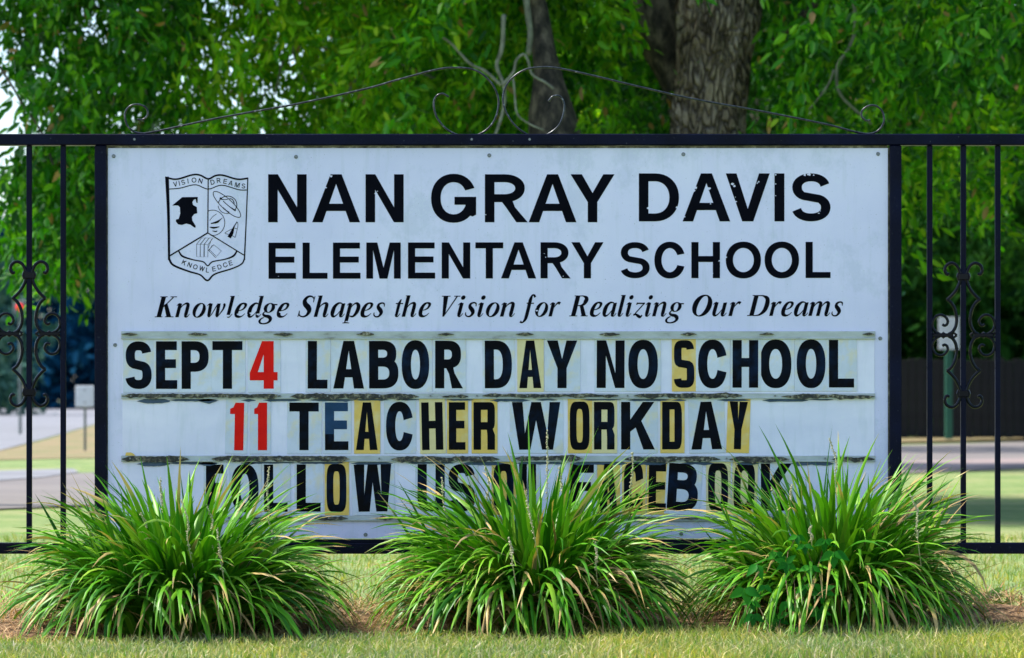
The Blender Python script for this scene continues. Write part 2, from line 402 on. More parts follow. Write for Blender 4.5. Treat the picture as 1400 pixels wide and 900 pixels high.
def lobe(W, y0, y1, c, n, x0=0):
    return [(x0, y0), (c, y0)] + se(c, (y0 + y1) / 2, W - c, (y1 - y0) / 2, n, -88, 88, 20) + [(c, y1), (x0, y1)]
def glyph(ch, W, H, s, t, n=2.3):
    p, q = [], []
    if ch == 'I': p = [rect(0, 0, W, H)]
    elif ch in 'OQ': p = [se(W / 2, H / 2, W / 2, H / 2 + t * .06, n)]; q = [se(W / 2, H / 2, W / 2 - s, H / 2 - t, max(2, n * .92))]
    elif ch == 'C':
        p = [se(W / 2, H / 2, W / 2, H / 2 + t * .06, n)]
        q = [se(W / 2, H / 2, W / 2 - s, H / 2 - t, max(2, n * .92)), [(W * .5, H * .40), (W * 1.15, H * .30), (W * 1.15, H * .71), (W * .5, H * .60)]]
    elif ch == 'G':
        p = [se(W / 2, H / 2, W / 2, H / 2 + t * .06, n)]
        q = [se(W / 2, H / 2, W / 2 - s, H / 2 - t, n), [(W * .55, H * .38), (W * 1.15, H * .38), (W * 1.15, H * .76), (W * .5, H * .60)],
             [(W * .95, H * .2), (W * 1.2, H * .2), (W * 1.2, -.1 * H), (W * .95, -.1 * H)]]
        p2 = [rect(W * .52, H * .53 - t, W, H * .53), [(W - s, H * .16), (W - s * .35, H * .12), (W, H * .16), (W, H * .52), (W - s, H * .52)]]
        return p, q, p2
    elif ch == 'D':
        c = W * (.40 if n < 3 else .62)
        p = [lobe(W, 0, H, c, n)]; q = [[(s, t), (c, t)] + se(c, H / 2, W - c - s, H / 2 - t, n, -88, 88, 20) + [(c, H - t), (s, H - t)]]
    elif ch in 'PRB':
        c = W * (.45 if n < 3 else .65); W1 = W * (.93 if ch in 'RB' and n < 3 else 1); m_ = H * (.42 if ch != 'B' else .46)
        if ch == 'P': m_ = H * .36
        q = [[(s, m_ + t), (c, m_ + t)] + se(c, (m_ + H) / 2, max(W1 - c - s, .1), (H - m_) / 2 - t, n, -88, 88, 16) + [(c, H - t), (s, H - t)]]
        p = [lobe(W1, m_, H, c, n)]
        if ch != 'B': p.append(rect(0, 0, s, H))
        if ch == 'R':
            if n < 3: p.append([(W * .36, m_ + t * .5), (W * .62, m_ + t * .5), (W * .70, m_ * .75), (W, 0), (W - s * 1.2, 0), (W * .50, m_ * .72), (W * .40, m_)])
            else: p += [[(W - s, 0), (W, 0), (W, m_ * .75), (W * .82, m_ + t * .7), (W * .6, m_ + t * .7), (W - s, m_ * .7)]]
        if ch == 'B':
            p.append(lobe(W, 0, m_ + t, c, n)); q.append([(s, t), (c, t)] + se(c, (m_ + t) / 2, max(W - c - s, .1), (m_ + t) / 2 - t, n, -88, 88, 16) + [(c, m_), (s, m_)])
    elif ch == 'S':
        ry = (H - t) / 4; rx = W / 2 - s / 2; pts = []
        e = 2 / n
        for a in np.linspace(12, 238, 24):
            c_, s_ = math.cos(R(a)), math.sin(R(a)); pts.append((W / 2 + rx * math.copysign(abs(c_) ** e, c_) * .96, H - t / 2 - ry + ry * math.copysign(abs(s_) ** e, s_)))
        for a in np.linspace(58, -168, 24):
            c_, s_ = math.cos(R(a)), math.sin(R(a)); pts.append((W / 2 + rx * math.copysign(abs(c_) ** e, c_), t / 2 + ry + ry * math.copysign(abs(s_) ** e, s_)))
        out = []
        for i, a in enumerate(pts):
            b0, b1 = pts[max(0, i - 1)], pts[min(len(pts) - 1, i + 1)]; dx, dy = abs(b1[0] - b0[0]), abs(b1[1] - b0[1]); l = math.hypot(dx, dy) or 1
            out.append((a[0], a[1], t * (dx / l) ** 2 + s * (dy / l) ** 2))
        p = quads(out)
    elif ch == 'E': p = [rect(0, 0, s, H), rect(0, 0, W, t), rect(0, H - t, W * .98, H), rect(0, H * .53 - t / 2, W * .94, H * .53 + t / 2)]
    elif ch == 'F': p = [rect(0, 0, s, H), rect(0, H - t, W, H), rect(0, H * .52 - t / 2, W * .88, H * .52 + t / 2)]
    elif ch == 'L': p = [rect(0, 0, s, H), rect(0, 0, W, t)]
    elif ch == 'T': p = [rect(W / 2 - s / 2, 0, W / 2 + s / 2, H), rect(0, H - t, W, H)]
    elif ch == 'H': p = [rect(0, 0, s, H), rect(W - s, 0, W, H), rect(0, H * .53 - t / 2, W, H * .53 + t / 2)]
    elif ch == 'N': p = [[(0, 0), (0, H), (s * 1.02, H), (W - s, H * .31), (W - s, H), (W, H), (W, 0), (W - s * 1.02, 0), (s, H * .68), (s, 0)]]
    elif ch == 'M': p = [[(0, 0), (0, H), (s * 1.55, H), (W / 2, H * .30), (W - s * 1.55, H), (W, H), (W, 0), (W - s * .95, 0), (W - s * .95, H * .79), (W / 2 + s * .55, 0), (W / 2 - s * .55, 0), (s * .95, H * .79), (s * .95, 0)]]
    elif ch == 'A':
        a = s * .58; cb = H * .235
        def xo(y): return (W / 2 - a) * y / H
        def xi(y): return s * 1.10 + (W / 2 - s * 1.10) * y / (H * .80)
        p = [[(0, 0), (W / 2 - a, H), (W / 2 + a, H), (W, 0), (W - s * 1.1, 0), (W - xi(cb), cb), (xi(cb), cb), (s * 1.1, 0)]]
        y1 = cb + t * .92
        if xi(y1) < W / 2 - .5: q = [[(xi(y1), y1), (W - xi(y1), y1), (W / 2, H * .80)]]
    elif ch == 'V': a = s * 1.12; p = [[(W / 2 - s * .58, 0), (0, H), (a, H), (W / 2, H * .26), (W - a, H), (W, H), (W / 2 + s * .58, 0)]]
    elif ch == 'Y': p = [[(W / 2 - s / 2, 0), (W / 2 - s / 2, H * .42), (0, H), (s * 1.18, H), (W / 2, H * .61), (W - s * 1.18, H), (W, H), (W / 2 + s / 2, H * .42), (W / 2 + s / 2, 0)]]
    elif ch == 'W':
        b = W * .265; k = s * .52
        p = [[(b - k, 0), (0, H), (s, H), (b + s * .02, H * .34), (W / 2 - s * .45, H), (W / 2 + s * .45, H), (W - b - s * .02, H * .34), (W - s, H), (W, H), (W - b + k, 0), (W - b - k, 0), (W / 2, H * .62), (b + k, 0)]]
    elif ch == 'K': p = [rect(0, 0, s, H), [(s * .9, H * .36), (s * .9, H * .60), (W - s * 1.3, H), (W - s * .05, H), (W * .60, H * .60), (W, 0), (W - s * 1.25, 0), (W * .60 - s * .62, H * .46)]]
    elif ch == 'U':
        r_ = min(W / 2, H * .32)
        p = [[(0, H), (0, r_)] + se(W / 2, r_, W / 2, r_, n, 180, 360, 24) + [(W, r_), (W, H), (W - s, H), (W - s, r_)] + se(W / 2, r_, W / 2 - s, r_ - t, n, 360, 180, 24) + [(s, H)]]
    elif ch == '1': p = [[(W - s, 0), (W - s, H * .76), (0, H * .76), (0, H * .87), (W * .22, H * .90), (W * .38, H), (W, H), (W, 0)]]
    elif ch == '4': p = [[(W * .50, 0), (W * .50, H * .175), (0, H * .175), (0, H * .33), (W * .44, H), (W * .86, H), (W * .86, H * .35), (W, H * .35), (W, H * .175), (W * .86, H * .175), (W * .86, 0)]]; q = [[(W * .29, H * .35), (W * .50, H * .35), (W * .50, H * .72)]]
    return p, q, []

def flat_mesh(name, p, q, p2, to3, mat, parent):
    """union of p minus q plus p2 -> flat sheet"""
    vs, fs = [], []
    for poly in p + q + p2:
        if sum(poly[i][0] * poly[(i + 1) % len(poly)][1] - poly[(i + 1) % len(poly)][0] * poly[i][1] for i in range(len(poly))) < 0: poly = poly[::-1]
        b = len(vs); vs += [Vector((x, y)) for x, y in poly]; fs.append(list(range(b, b + len(poly))))
    np_, nq = len(p), len(q)
    ov, oe, of, _a, _b, src = delaunay_2d_cdt(vs, [], fs, 1, 1e-4, True)
    keep = []
    for f, ids in zip(of, src):
        pos = any(i < np_ for i in ids); neg = any(np_ <= i < np_ + nq for i in ids); pos2 = any(i >= np_ + nq for i in ids)
        if (pos and not neg) or pos2: keep.append(tuple(f))
    me = bpy.data.meshes.new(name)
    v3 = [to3(v.x, v.y) for v in ov]
    # face toward the viewer (-Y)
    if keep:
        a, b, c = [Vector(v3[i]) for i in keep[0][:3]]
        if (b - a).cross(c - a).y > 0: keep = [f[::-1] for f in keep]
    me.from_pydata(v3, [], keep); me.validate(); me.update()
    import bmesh
    bm = bmesh.new(); bm.from_mesh(me); bmesh.ops.delete(bm, geom=[v for v in bm.verts if not v.link_faces], context='VERTS'); bm.to_mesh(me); bm.free()
    return link(name, me, mat, parent)

# ---------------------------------------------------------------- the school sign
S0 = at(681, 470)
SIGN = empty('school_sign', (S0.x, 10.0, at(681, 740).z))
tag(SIGN, 'large weathered pale blue-white school sign board mounted in the black iron fence', 'sign')
ox, oy, oz = SIGN.location
YF = 9.990      # front plane of the face sheet
def L3(px, py, y=YF):
    v = at(px, py); return (v.x - ox, y - oy, v.z - oz)
def pbox(mb, x0, y0, x1, y1, ya, yb, bev=0.0):
    a = L3(x0, y1); b = L3(x1, y0)
    mb.box(a[0], b[0], ya - oy, yb - oy, a[2], b[2], bev)
mb = MB()
# rough plywood edge: wobbly outline, slightly larger than the sheet
N_ = 60
for (xa, ya_, xb, yb_) in ((145, 200.5, 1213, 200.5), (145.5, 200, 145.5, 738), (1217, 203, 1217, 738)):
    for i in range(N_):
        t0, t1 = i / N_, (i + 1) / N_
        cx0, cy0 = xa + (xb - xa) * t0, ya_ + (yb_ - ya_) * t0; cx1, cy1 = xa + (xb - xa) * t1, ya_ + (yb_ - ya_) * t1
        j = random.uniform(-.8, 1.3); d = random.uniform(-.002, .001)
        if abs(xb - xa) > 1: pbox(mb, cx0, cy0 - .6 - j * .4, cx1, cy1 + 4, YF + .0035 + d, 10.012)
        else:
            s_ = -1 if xa < 600 else 1
            if s_ < 0: pbox(mb, cx0 - .6 - max(0, j) * .5, cy0, cx1 + 6, cy1, YF + .0035 + d, 10.012)
            else: pbox(mb, cx0 - 6, cy0, cx1 + 1.2 + j * .6, cy1, YF + .0035 + d, 10.012)
mb.build('backing_board', M['ply'], SIGN)
mb = MB(); pbox(mb, 148, 203, 1213.5, 736.5, YF, YF + .003, .0006)
mb.build('face_panel', M['face'], SIGN)

def put(chars, mat, y, name, s, t, n, H, chips=None):
    """chars: (ch, x0, x1, baseline)"""
    for k, (ch, x0, x1, base) in enumerate(chars):
        p, q, p2 = glyph(ch, x1 - x0, H, s, t, n)
        if chips:
            for (cx, cy, r_) in chips:
                if x0 - 4 < cx < x1 + 4:
                    kk = random.randint(7, 10)
                    q = q + [[((cx - x0) + r_ * random.uniform(.5, 1.15) * math.cos(i / kk * 6.283), (base - cy) + r_ * random.uniform(.5, 1.1) * .8 * math.sin(i / kk * 6.283)) for i in range(kk)]]
        flat_mesh(name, p, q, p2, lambda a, b: L3(x0 + a, base - b, y), mat, SIGN)
b1 = 304.3
row = [('N', 367, 419.5), ('A', 427, 492.5), ('N', 500, 552), ('G', 589.5, 651), ('R', 663, 721.5), ('A', 722.8, 788), ('Y', 780, 840), ('D', 873.3, 928), ('A', 933, 998), ('V', 992, 1052), ('I', 1058.5, 1072), ('S', 1082, 1135)]
chips1 = [(453, 241.5, 2.2), (446, 257, 1.5), (514, 265, 2.3), (516, 262, 1.2), (623, 272, 2.2), (664, 294, 1), (886, 285, 2.2), (925, 284, 2.0), (951, 257, 2.6), (949, 261, 2), (969, 258, 3), (966, 260, 2.4), (971, 279, 1.6), (936, 297, 1.3),
          (1001, 252, 2.5), (1004, 255, 2.2), (1037, 249, 1.7), (1035, 251, 1.4), (1006, 276, 1.6), (1005, 270, 1), (1060, 239.5, 1.6), (1060, 252, 1.4), (1060, 268, 1), (1100, 240, 2.2), (1106, 239, 3), (1112, 240, 1.6), (1119, 292, 1.4), (1121, 289, 1)]
put([(c, a, b, b1 - (1.2 if a > 860 else 0)) for c, a, b in row], M['vinyl'], YF - .0008, 'title_letter', 13, 10.8, 2.15, 65.5, chips1)
row = [('E', 367.5, 405), ('L', 414, 448), ('E', 455.5, 493), ('M', 501, 548), ('E', 558, 595), ('N', 604, 643), ('T', 650, 688), ('A', 685, 733), ('R', 739, 780), ('Y', 781, 825), ('S', 848, 888), ('C', 894.5, 936.5), ('H', 945, 984), ('O', 992, 1040), ('O', 1045, 1092), ('L', 1101, 1135)]
chips2 = [(746, 352, 1.1), (744, 347, .9), (974, 374, 1.3), (983, 357, 1.6), (905, 332, 1.5), (992.5, 352, 1.6), (381, 378, .8), (770, 378, .9)]
put([(c, a, b, 381.5 - (a - 367) * .0015) for c, a, b in row], M['vinyl'], YF - .0008, 'subtitle_letter', 9.7, 8.1, 2.15, 49.3, chips2)

# --- the motto, in a heavy slanted serif hand (units: 1/1000 em)
def exh(x, w_=115): return stroke([(x, 90, w_), (x + 5, 30, w_ * .75), (x + 45, 8, 45), (x + 85, 40, 28), (x + 125, 105, 20)], 4)
def enh(x, y=440): return stroke([(x - 100, y - 70, 20), (x - 62, y - 25, 34), (x - 20, y - 12, 60), (x, y - 50, 100)], 4)
def stem(x, y0, y1, w_=118): return [[(x - w_ / 2, y0), (x + w_ / 2, y0), (x + w_ / 2, y1), (x - w_ / 2, y1 - 14)]]
def serif(x0, x1, y, h=26): return [rect(x0, y, x1, y + h)]
def dot(x, y, r_): return [se(x, y, r_, r_, 2, 0, 360, 18)]
BOWL = [(345, 415, 30), (270, 445, 42), (185, 430, 75), (95, 320, 125), (75, 160, 135), (100, 45, 95), (165, 12, 60), (250, 80, 32), (330, 210, 26)]
def motto(ch):
    p, q, adv = [], [], 500
    if ch == 'K': p = stem(140, 0, 669, 150) + serif(20, 270, 643) + serif(5, 265, 0) + stroke([(205, 330, 34), (330, 470, 34), (470, 640, 40)], 3) + serif(370, 590, 643) + [[(220, 395), (310, 460), (560, 20), (400, 20)]] + serif(350, 640, 0); adv = 667
    elif ch == 'V': p = [[(60, 655), (215, 655), (265, 130), (230, 0), (195, 0)], [(215, 0), (245, 0), (540, 655), (490, 655)]] + serif(0, 290, 643) + serif(410, 620, 643); p = [[(x + 20, y) for x, y in a] for a in p]; adv = 640
    elif ch == 'R': p = stem(140, 0, 669, 150) + serif(20, 330, 643) + serif(5, 280, 0) + stroke([(190, 655, 28), (330, 650, 40), (440, 590, 110), (455, 500, 150), (410, 395, 100), (310, 350, 42), (190, 342, 28)], 5) + [[(270, 360), (390, 370), (580, 20), (430, 20)]] + serif(400, 640, 0); adv = 667
    elif ch == 'D': p = stem(150, 0, 669, 150) + serif(20, 400, 643) + serif(5, 360, 0) + stroke([(190, 655, 28), (380, 645, 45), (540, 560, 120), (585, 380, 155), (550, 180, 140), (430, 50, 70), (300, 14, 32), (190, 14, 28)], 5); adv = 722
    elif ch == 'O': p = [se(355, 335, 320, 352, 2.05)]; q = [[(x + (y - 335) * .12, y) for x, y in se(355, 335, 150, 312, 2)]]; adv = 722
    elif ch == 'S': p = stroke([(455, 470, 24), (440, 590, 36), (340, 660, 48), (220, 640, 85), (150, 530, 125), (200, 410, 150), (330, 300, 160), (390, 180, 135), (330, 50, 80), (210, 8, 46), (90, 60, 40), (60, 190, 24)], 5) + [rect(445, 470, 470, 669), rect(45, 0, 70, 200)]; adv = 556
    elif ch in 'nhm':
        p = stem(95, 0, 440 if ch != 'h' else 690)
        p += enh(95) if ch != 'h' else stroke([(0, 668, 24), (95, 675, 30)], 2)
        xs = [95, 375] if ch != 'm' else [95, 355, 620]
        for i in range(len(xs) - 1):
            a, b = xs[i], xs[i + 1]
            p += stroke([(a + 20, 230, 24), (a + 90, 370, 34), (b - 90, 440, 60), (b - 20, 420, 95), (b, 340, 118), (b, 0 if i < len(xs) - 2 else 80, 118)], 5)
        p += exh(xs[-1]); adv = 556 if ch != 'm' else 778
    elif ch == 'u': p = enh(95) + stroke([(95, 440, 118), (90, 110, 118), (140, 18, 70), (230, 60, 36), (330, 220, 24)], 5) + stem(375, 70, 440) + exh(375); adv = 556
    elif ch == 'i': p = enh(105) + stem(105, 80, 440) + exh(105) + dot(105, 610, 72); adv = 278
    elif ch == 'l': p = stem(105, 80, 690) + exh(105) + stroke([(10, 668, 24), (105, 675, 30)], 2); adv = 278
    elif ch == 't': p = [[(70, 60), (165, 60), (165, 560), (130, 560), (60, 430)]] + exh(112, 105) + [rect(0, 405, 250, 440)]; adv = 278
    elif ch == 'r': p = enh(95) + stem(95, 0, 440) + stroke([(120, 230, 24), (190, 370, 36), (260, 440, 70), (330, 410, 95)], 5); adv = 389
    elif ch == 'o': p = [se(240, 222, 218, 238, 2.05)]; q = [[(x + (y - 222) * .15, y) for x, y in se(240, 222, 92, 205, 2)]]; adv = 500
    elif ch == 'e': p = stroke([(385, 120, 20), (300, 35, 38), (200, 12, 70), (105, 70, 120), (85, 220, 132), (140, 380, 100), (240, 445, 52), (335, 400, 90), (310, 290, 66), (220, 225, 34), (120, 205, 22)], 5); adv = 444
    elif ch == 'w': p = enh(80) + [[(22, 440), (140, 440), (165, 110), (150, 0), (105, 0), (55, 60)], [(300, 440), (415, 440), (440, 110), (425, 0), (380, 0), (330, 60)]] + stroke([(130, 0, 26), (200, 100, 30), (310, 400, 34)], 4) + stroke([(405, 0, 26), (480, 120, 34), (545, 260, 60), (560, 380, 80), (530, 440, 60)], 4); adv = 667
    elif ch in 'ad': p = stroke(BOWL, 5) + stem(370, 70, 440 if ch == 'a' else 690) + exh(370) + (stroke([(270, 668, 24), (370, 675, 30)], 2) if ch == 'd' else []); adv = 500
    elif ch == 'g':
        p = [se(225, 300, 190, 158, 2)] + [rect(330, 385, 470, 425)] + stroke([(110, 190, 36), (60, 110, 55), (130, 50, 80), (280, 15, 105), (360, -70, 110), (310, -165, 70), (180, -208, 42), (50, -190, 52), (0, -120, 75), (40, -50, 50), (120, -5, 30)], 5)
        q = [se(225, 300, 72, 130, 2)]; adv = 500
    elif ch == 'p': p = enh(110) + stem(110, -190, 440) + serif(0, 230, -205, 24) + stroke([(130, 250, 24), (210, 390, 36), (310, 440, 70), (400, 340, 125), (390, 160, 125), (300, 20, 70), (170, 30, 26)], 5); adv = 500
    elif ch == 's': p = stroke([(325, 330, 24), (300, 420, 42), (215, 448, 50), (125, 400, 80), (130, 310, 108), (230, 210, 125), (275, 120, 110), (220, 20, 65), (120, 8, 40), (50, 60, 40), (35, 140, 24)], 5); adv = 389
    elif ch == 'f': p = stroke([(240, 615, 75), (200, 675, 60), (130, 680, 60), (100, 560, 112), (100, 430, 118), (100, 0, 118), (70, -130, 85), (0, -200, 45), (-70, -160, 75)], 5) + [rect(0, 405, 250, 440)]; adv = 333
    elif ch == 'z': p = [[(50, 370), (90, 370), (100, 395), (345, 395), (345, 440), (60, 440)]] + quads([(325, 420, 40), (60, 40, 40)]) + stroke([(40, 45, 55), (130, 60, 60), (220, 10, 90), (300, -25, 75), (340, 45, 40)], 4); adv = 389
    return p, q, adv
words = [('Knowledge', 212, 396), ('Shapes', 407, 526.5), ('the', 540, 589.5), ('Vision', 604, 704), ('for', 710, 767), ('Realizing', 778, 935), ('Our', 946, 1013.5), ('Dreams', 1021, 1152)]
mchips = [(312, 432, 3.0), (326, 430, 2.6), (337, 430.5, 2.6), (344, 428.5, 2.6), (353, 430, 2.4), (384, 427, 2.6), (390, 429, 2.0), (731, 421, 2.4), (734, 425, 2.0), (474, 440, 1.8), (358, 432.5, 1.6)]
SC = .0425; SH = .27
for wd, X0, X1 in words:
    gl = [motto(c) for c in wd]; xs = []; x = 0
    for g_ in gl: xs.append(x); x += g_[2]
    lo = min(v[0] + xs[i] + SH * v[1] for i, g_ in enumerate(gl) for poly in g_[0] for v in poly)
    hi = max(v[0] + xs[i] + SH * v[1] for i, g_ in enumerate(gl) for poly in g_[0] for v in poly)
    kx = (X1 - X0) / (hi - lo)
    for i, (p, q, _) in enumerate(gl):
        f = lambda v: ((v[0] + xs[i] + SH * v[1] - lo) * kx, v[1] * SC)
        p = [[f(v) for v in poly] for poly in p]; q = [[f(v) for v in poly] for poly in q]
        gx0 = min(v[0] for poly in p for v in poly) + X0; gx1 = max(v[0] for poly in p for v in poly) + X0
        base = 434 - (X0 - 212) * .0022
        for cx, cy, r_ in mchips:
            if gx0 - 2 < cx < gx1 + 2: q.append([(cx - X0 + r_ * random.uniform(.7, 1.2) * math.cos(k / 8 * 6.283), base - cy + r_ * .55 * random.uniform(.6, 1.1) * math.sin(k / 8 * 6.283)) for k in range(8)])
        flat_mesh('motto_letter', p, q, [], lambda a, b: L3(X0 + a, base - b, YF - .0008), M['vinyl'], SIGN)

# --- school crest
K_ = 4.735
def cp(x, y): return (x / K_, -y / K_)          # zoom pixels -> px units, y up
def cst(pts, w_, sub=6, smooth=True):
    P_ = [(*cp(a[0], a[1]), (a[2] if len(a) > 2 else w_) / K_) for a in pts]
    return stroke(P_, sub) if smooth else quads(P_)
def crest(name, polys, neg=(), mat='vinyl', parent=None, y=YF - .0008):
    return flat_mesh(name, polys, list(neg), [], lambda a, b: L3(200 + a, 210 - b, y), M[mat], parent or SIGN)
out = cst([(125, 156), (200, 168), (300, 140), (350, 142), (403, 166), (450, 145), (500, 143), (590, 168), (662, 162)], 11)
out += cst([(150, 232), (220, 226), (320, 204), (402, 232), (490, 207), (600, 236), (652, 238)], 6)
out += cst([(136, 152, 24), (146, 400, 18), (150, 690, 14)], 16) + cst([(659, 160, 7), (650, 400, 7), (637, 690, 9)], 8)
out += cst([(148, 680, 14), (178, 724, 13), (280, 765, 11), (350, 786, 10), (398, 823, 12), (445, 782, 10), (560, 745, 9), (620, 715, 9), (638, 680, 9)], 11)
out += cst([(210, 630, 8), (238, 667, 12), (310, 690, 8), (370, 702, 8), (400, 728, 8), (430, 702, 8), (510, 686, 8), (565, 665, 12), (590, 630, 9)], 8)
out += quads([(*cp(403, 160), 7 / K_), (*cp(400, 516), 7 / K_)]) + quads([(*cp(400, 515), 9 / K_), (*cp(155, 663), 9 / K_)]) + quads([(*cp(400, 515), 7 / K_), (*cp(639, 662), 7 / K_)])
cr = crest('crest', out)
crest('crest_silhouette', [[cp(*v) for v in [(170, 338), (235, 284), (335, 283), (334, 322), (326, 318), (322, 296), (308, 302), (300, 318), (305, 335), (329, 348), (332, 388), (312, 394), (298, 412), (300, 435), (322, 470), (320, 482), (312, 480), (288, 462), (262, 455), (232, 464), (208, 460), (193, 440), (196, 428), (212, 425), (222, 390), (220, 350), (208, 338)]]], parent=cr)
art = []
def ell(cx, cy, rx, ry, rot, a0, a1, w_, k=30):
    pts = []
    for i in range(k + 1):
        a = R(a0 + (a1 - a0) * i / k); x, y = rx * math.cos(a), ry * math.sin(a)
        pts.append((cx + x * math.cos(R(rot)) - y * math.sin(R(rot)), cy + x * math.sin(R(rot)) + y * math.cos(R(rot)), w_))
    return cst(pts, w_, 1, False)
art += ell(524, 331, 118, 34, 43, 0, 360, 4.5) + ell(528, 333, 60, 56, 0, 195, 395, 5) + ell(525, 335, 58, 55, 0, 75, 175, 3.5)
art += cst([(478, 290, 14), (500, 300, 5), (530, 298, 4)], 5) + cst([(540, 292), (560, 300), (572, 325)], 5) + cst([(500, 310), (540, 345), (580, 372, 10)], 5) + cst([(498, 350), (520, 370), (540, 382)], 4)
art += ell(432, 450, 78, 82, 0, -112, 100, 4)
art += cst([(412, 435), (435, 408), (458, 392)], 3) + cst([(420, 455), (460, 445, 14), (480, 430, 6), (495, 418, 3)], 5) + cst([(412, 478), (440, 482, 12), (475, 475, 4)], 5) + cst([(430, 502), (450, 506, 8), (462, 502)], 4)
art += cst([(590, 443, 5), (570, 475, 8), (555, 515, 22), (538, 545, 24)], 8) + cst([(590, 443), (595, 470), (577, 545)], 3) + cst([(560, 488), (512, 515), (535, 525)], 3) + cst([(577, 545), (555, 530)], 3) + cst([(563, 480), (590, 490)], 3)
for dx in (0, 24, 50): art += cst([(328 + dx, 588), (328 + dx, 668), (350 + dx, 672), (352 + dx, 590), (328 + dx, 588)], 2.6, 1, False) + cst([(328 + dx, 588), (360 + dx, 548), (385 + dx, 548), (352 + dx, 590)], 2.6, 1, False)
art += cst([(403, 612), (425, 555)], 2.6, 1, False) + cst([(404, 628), (440, 592), (488, 632), (450, 675), (404, 628)], 2.6, 1, False) + cst([(440, 592), (425, 600), (408, 632), (444, 668)], 2.6, 1, False) + cst([(410, 622), (452, 665)], 2.4, 1, False)
crest('crest_drawing', art, parent=cr)
def arc_text(spec, h, w0):
    polys = []; neg = []
    for ch, x, y, rot, wd in spec:
        p, q, p2 = glyph(ch, wd / K_, h / K_, 4.3 / K_, 4.3 / K_, 2.2)
        c, s_ = math.cos(R(rot)), math.sin(R(rot)); X, Y = cp(x, y)
        f = lambda v: (X + (v[0] - wd / K_ / 2) * c - (v[1] - h / K_ / 2) * s_, Y + (v[0] - wd / K_ / 2) * s_ + (v[1] - h / K_ / 2) * c)
        ps = [[f(v) for v in a] for a in p + p2]; qs = [[f(v) for v in a] for a in q]
        o_ = flat_mesh('crest_letter', ps, qs, [], lambda a, b: L3(200 + a, 210 - b, YF - .0008), M['vinyl'], cr)
arc_text([('V', 190, 200, 10, 26), ('I', 216, 194, 12, 4.5), ('S', 241, 188, 14, 23), ('I', 272, 180, 8, 4.5), ('O', 311, 174, 0, 30), ('N', 353, 179, -14, 25),
          ('D', 431, 187, 14, 25), ('R', 471, 176, 6, 25), ('E', 513, 182, -10, 22), ('A', 549, 193, -14, 27), ('M', 591, 206, -12, 30), ('S', 631, 212, -6, 23)], 31, 0)
arc_text([('K', 247, 707, -24, 25), ('N', 283, 722, -22, 25), ('O', 320, 735, -18, 28), ('W', 362, 746, -16, 34), ('L', 399, 756, -8, 20), ('E', 440, 748, 12, 22), ('D', 476, 735, 18, 25), ('G', 513, 722, 16, 28), ('E', 548, 710, 16, 22)], 31, 0)

# --- letter tracks (ledges) and the three rows between them
rows = [(464, 538), (545, 623), (631, 705)]
YR = YF - .0020
for a, b in rows:
    mb = MB(); pbox(mb, 168, a, 1195, b, YR, YF - .0002, .0004); mb.build('row_panel', M['row'], SIGN)
def wob_strip(mb, x0, x1, top, bot, ya, yb, amp_t, amp_b, step=4, seed=0):
    """a ragged strip between two wobbly edges, front at ya"""
    xs = np.arange(x0, x1 + .1, step); T_ = []; B_ = []
    for x in xs:
        e = min(1, (x - x0) / 10, (x1 - x) / 10)
        m_ = (top + bot) / 2
        nt_ = noise.noise((x * .045, seed, 0)) + .6 * noise.noise((x * .2, seed, 3)); nb = noise.noise((x * .05, seed, 7)) + .7 * noise.noise((x * .17, seed, 9))
        T_.append(m_ - (m_ - top) * e + nt_ * amp_t * e); B_.append(m_ + (bot - m_) * e + nb * amp_b * e)
    n = len(xs); vs = []
    for x, t_, b_ in zip(xs, T_, B_): vs += [L3(x, t_, ya), L3(x, max(b_, t_ + .3), ya), L3(x, t_, yb), L3(x, max(b_, t_ + .3), yb)]
    fs = []
    for i in range(n - 1):
        a = i * 4; b = a + 4
        fs += [(a, a + 1, b + 1, b), (a, b, b + 2, a + 2), (a + 1, a + 3, b + 3, b + 1)]
    mb.add(vs, fs)
tracks = [(453, 464, 0), (538, 545.5, 1), (623, 631.5, 1), (705, 712, 1)]
SCREW = None
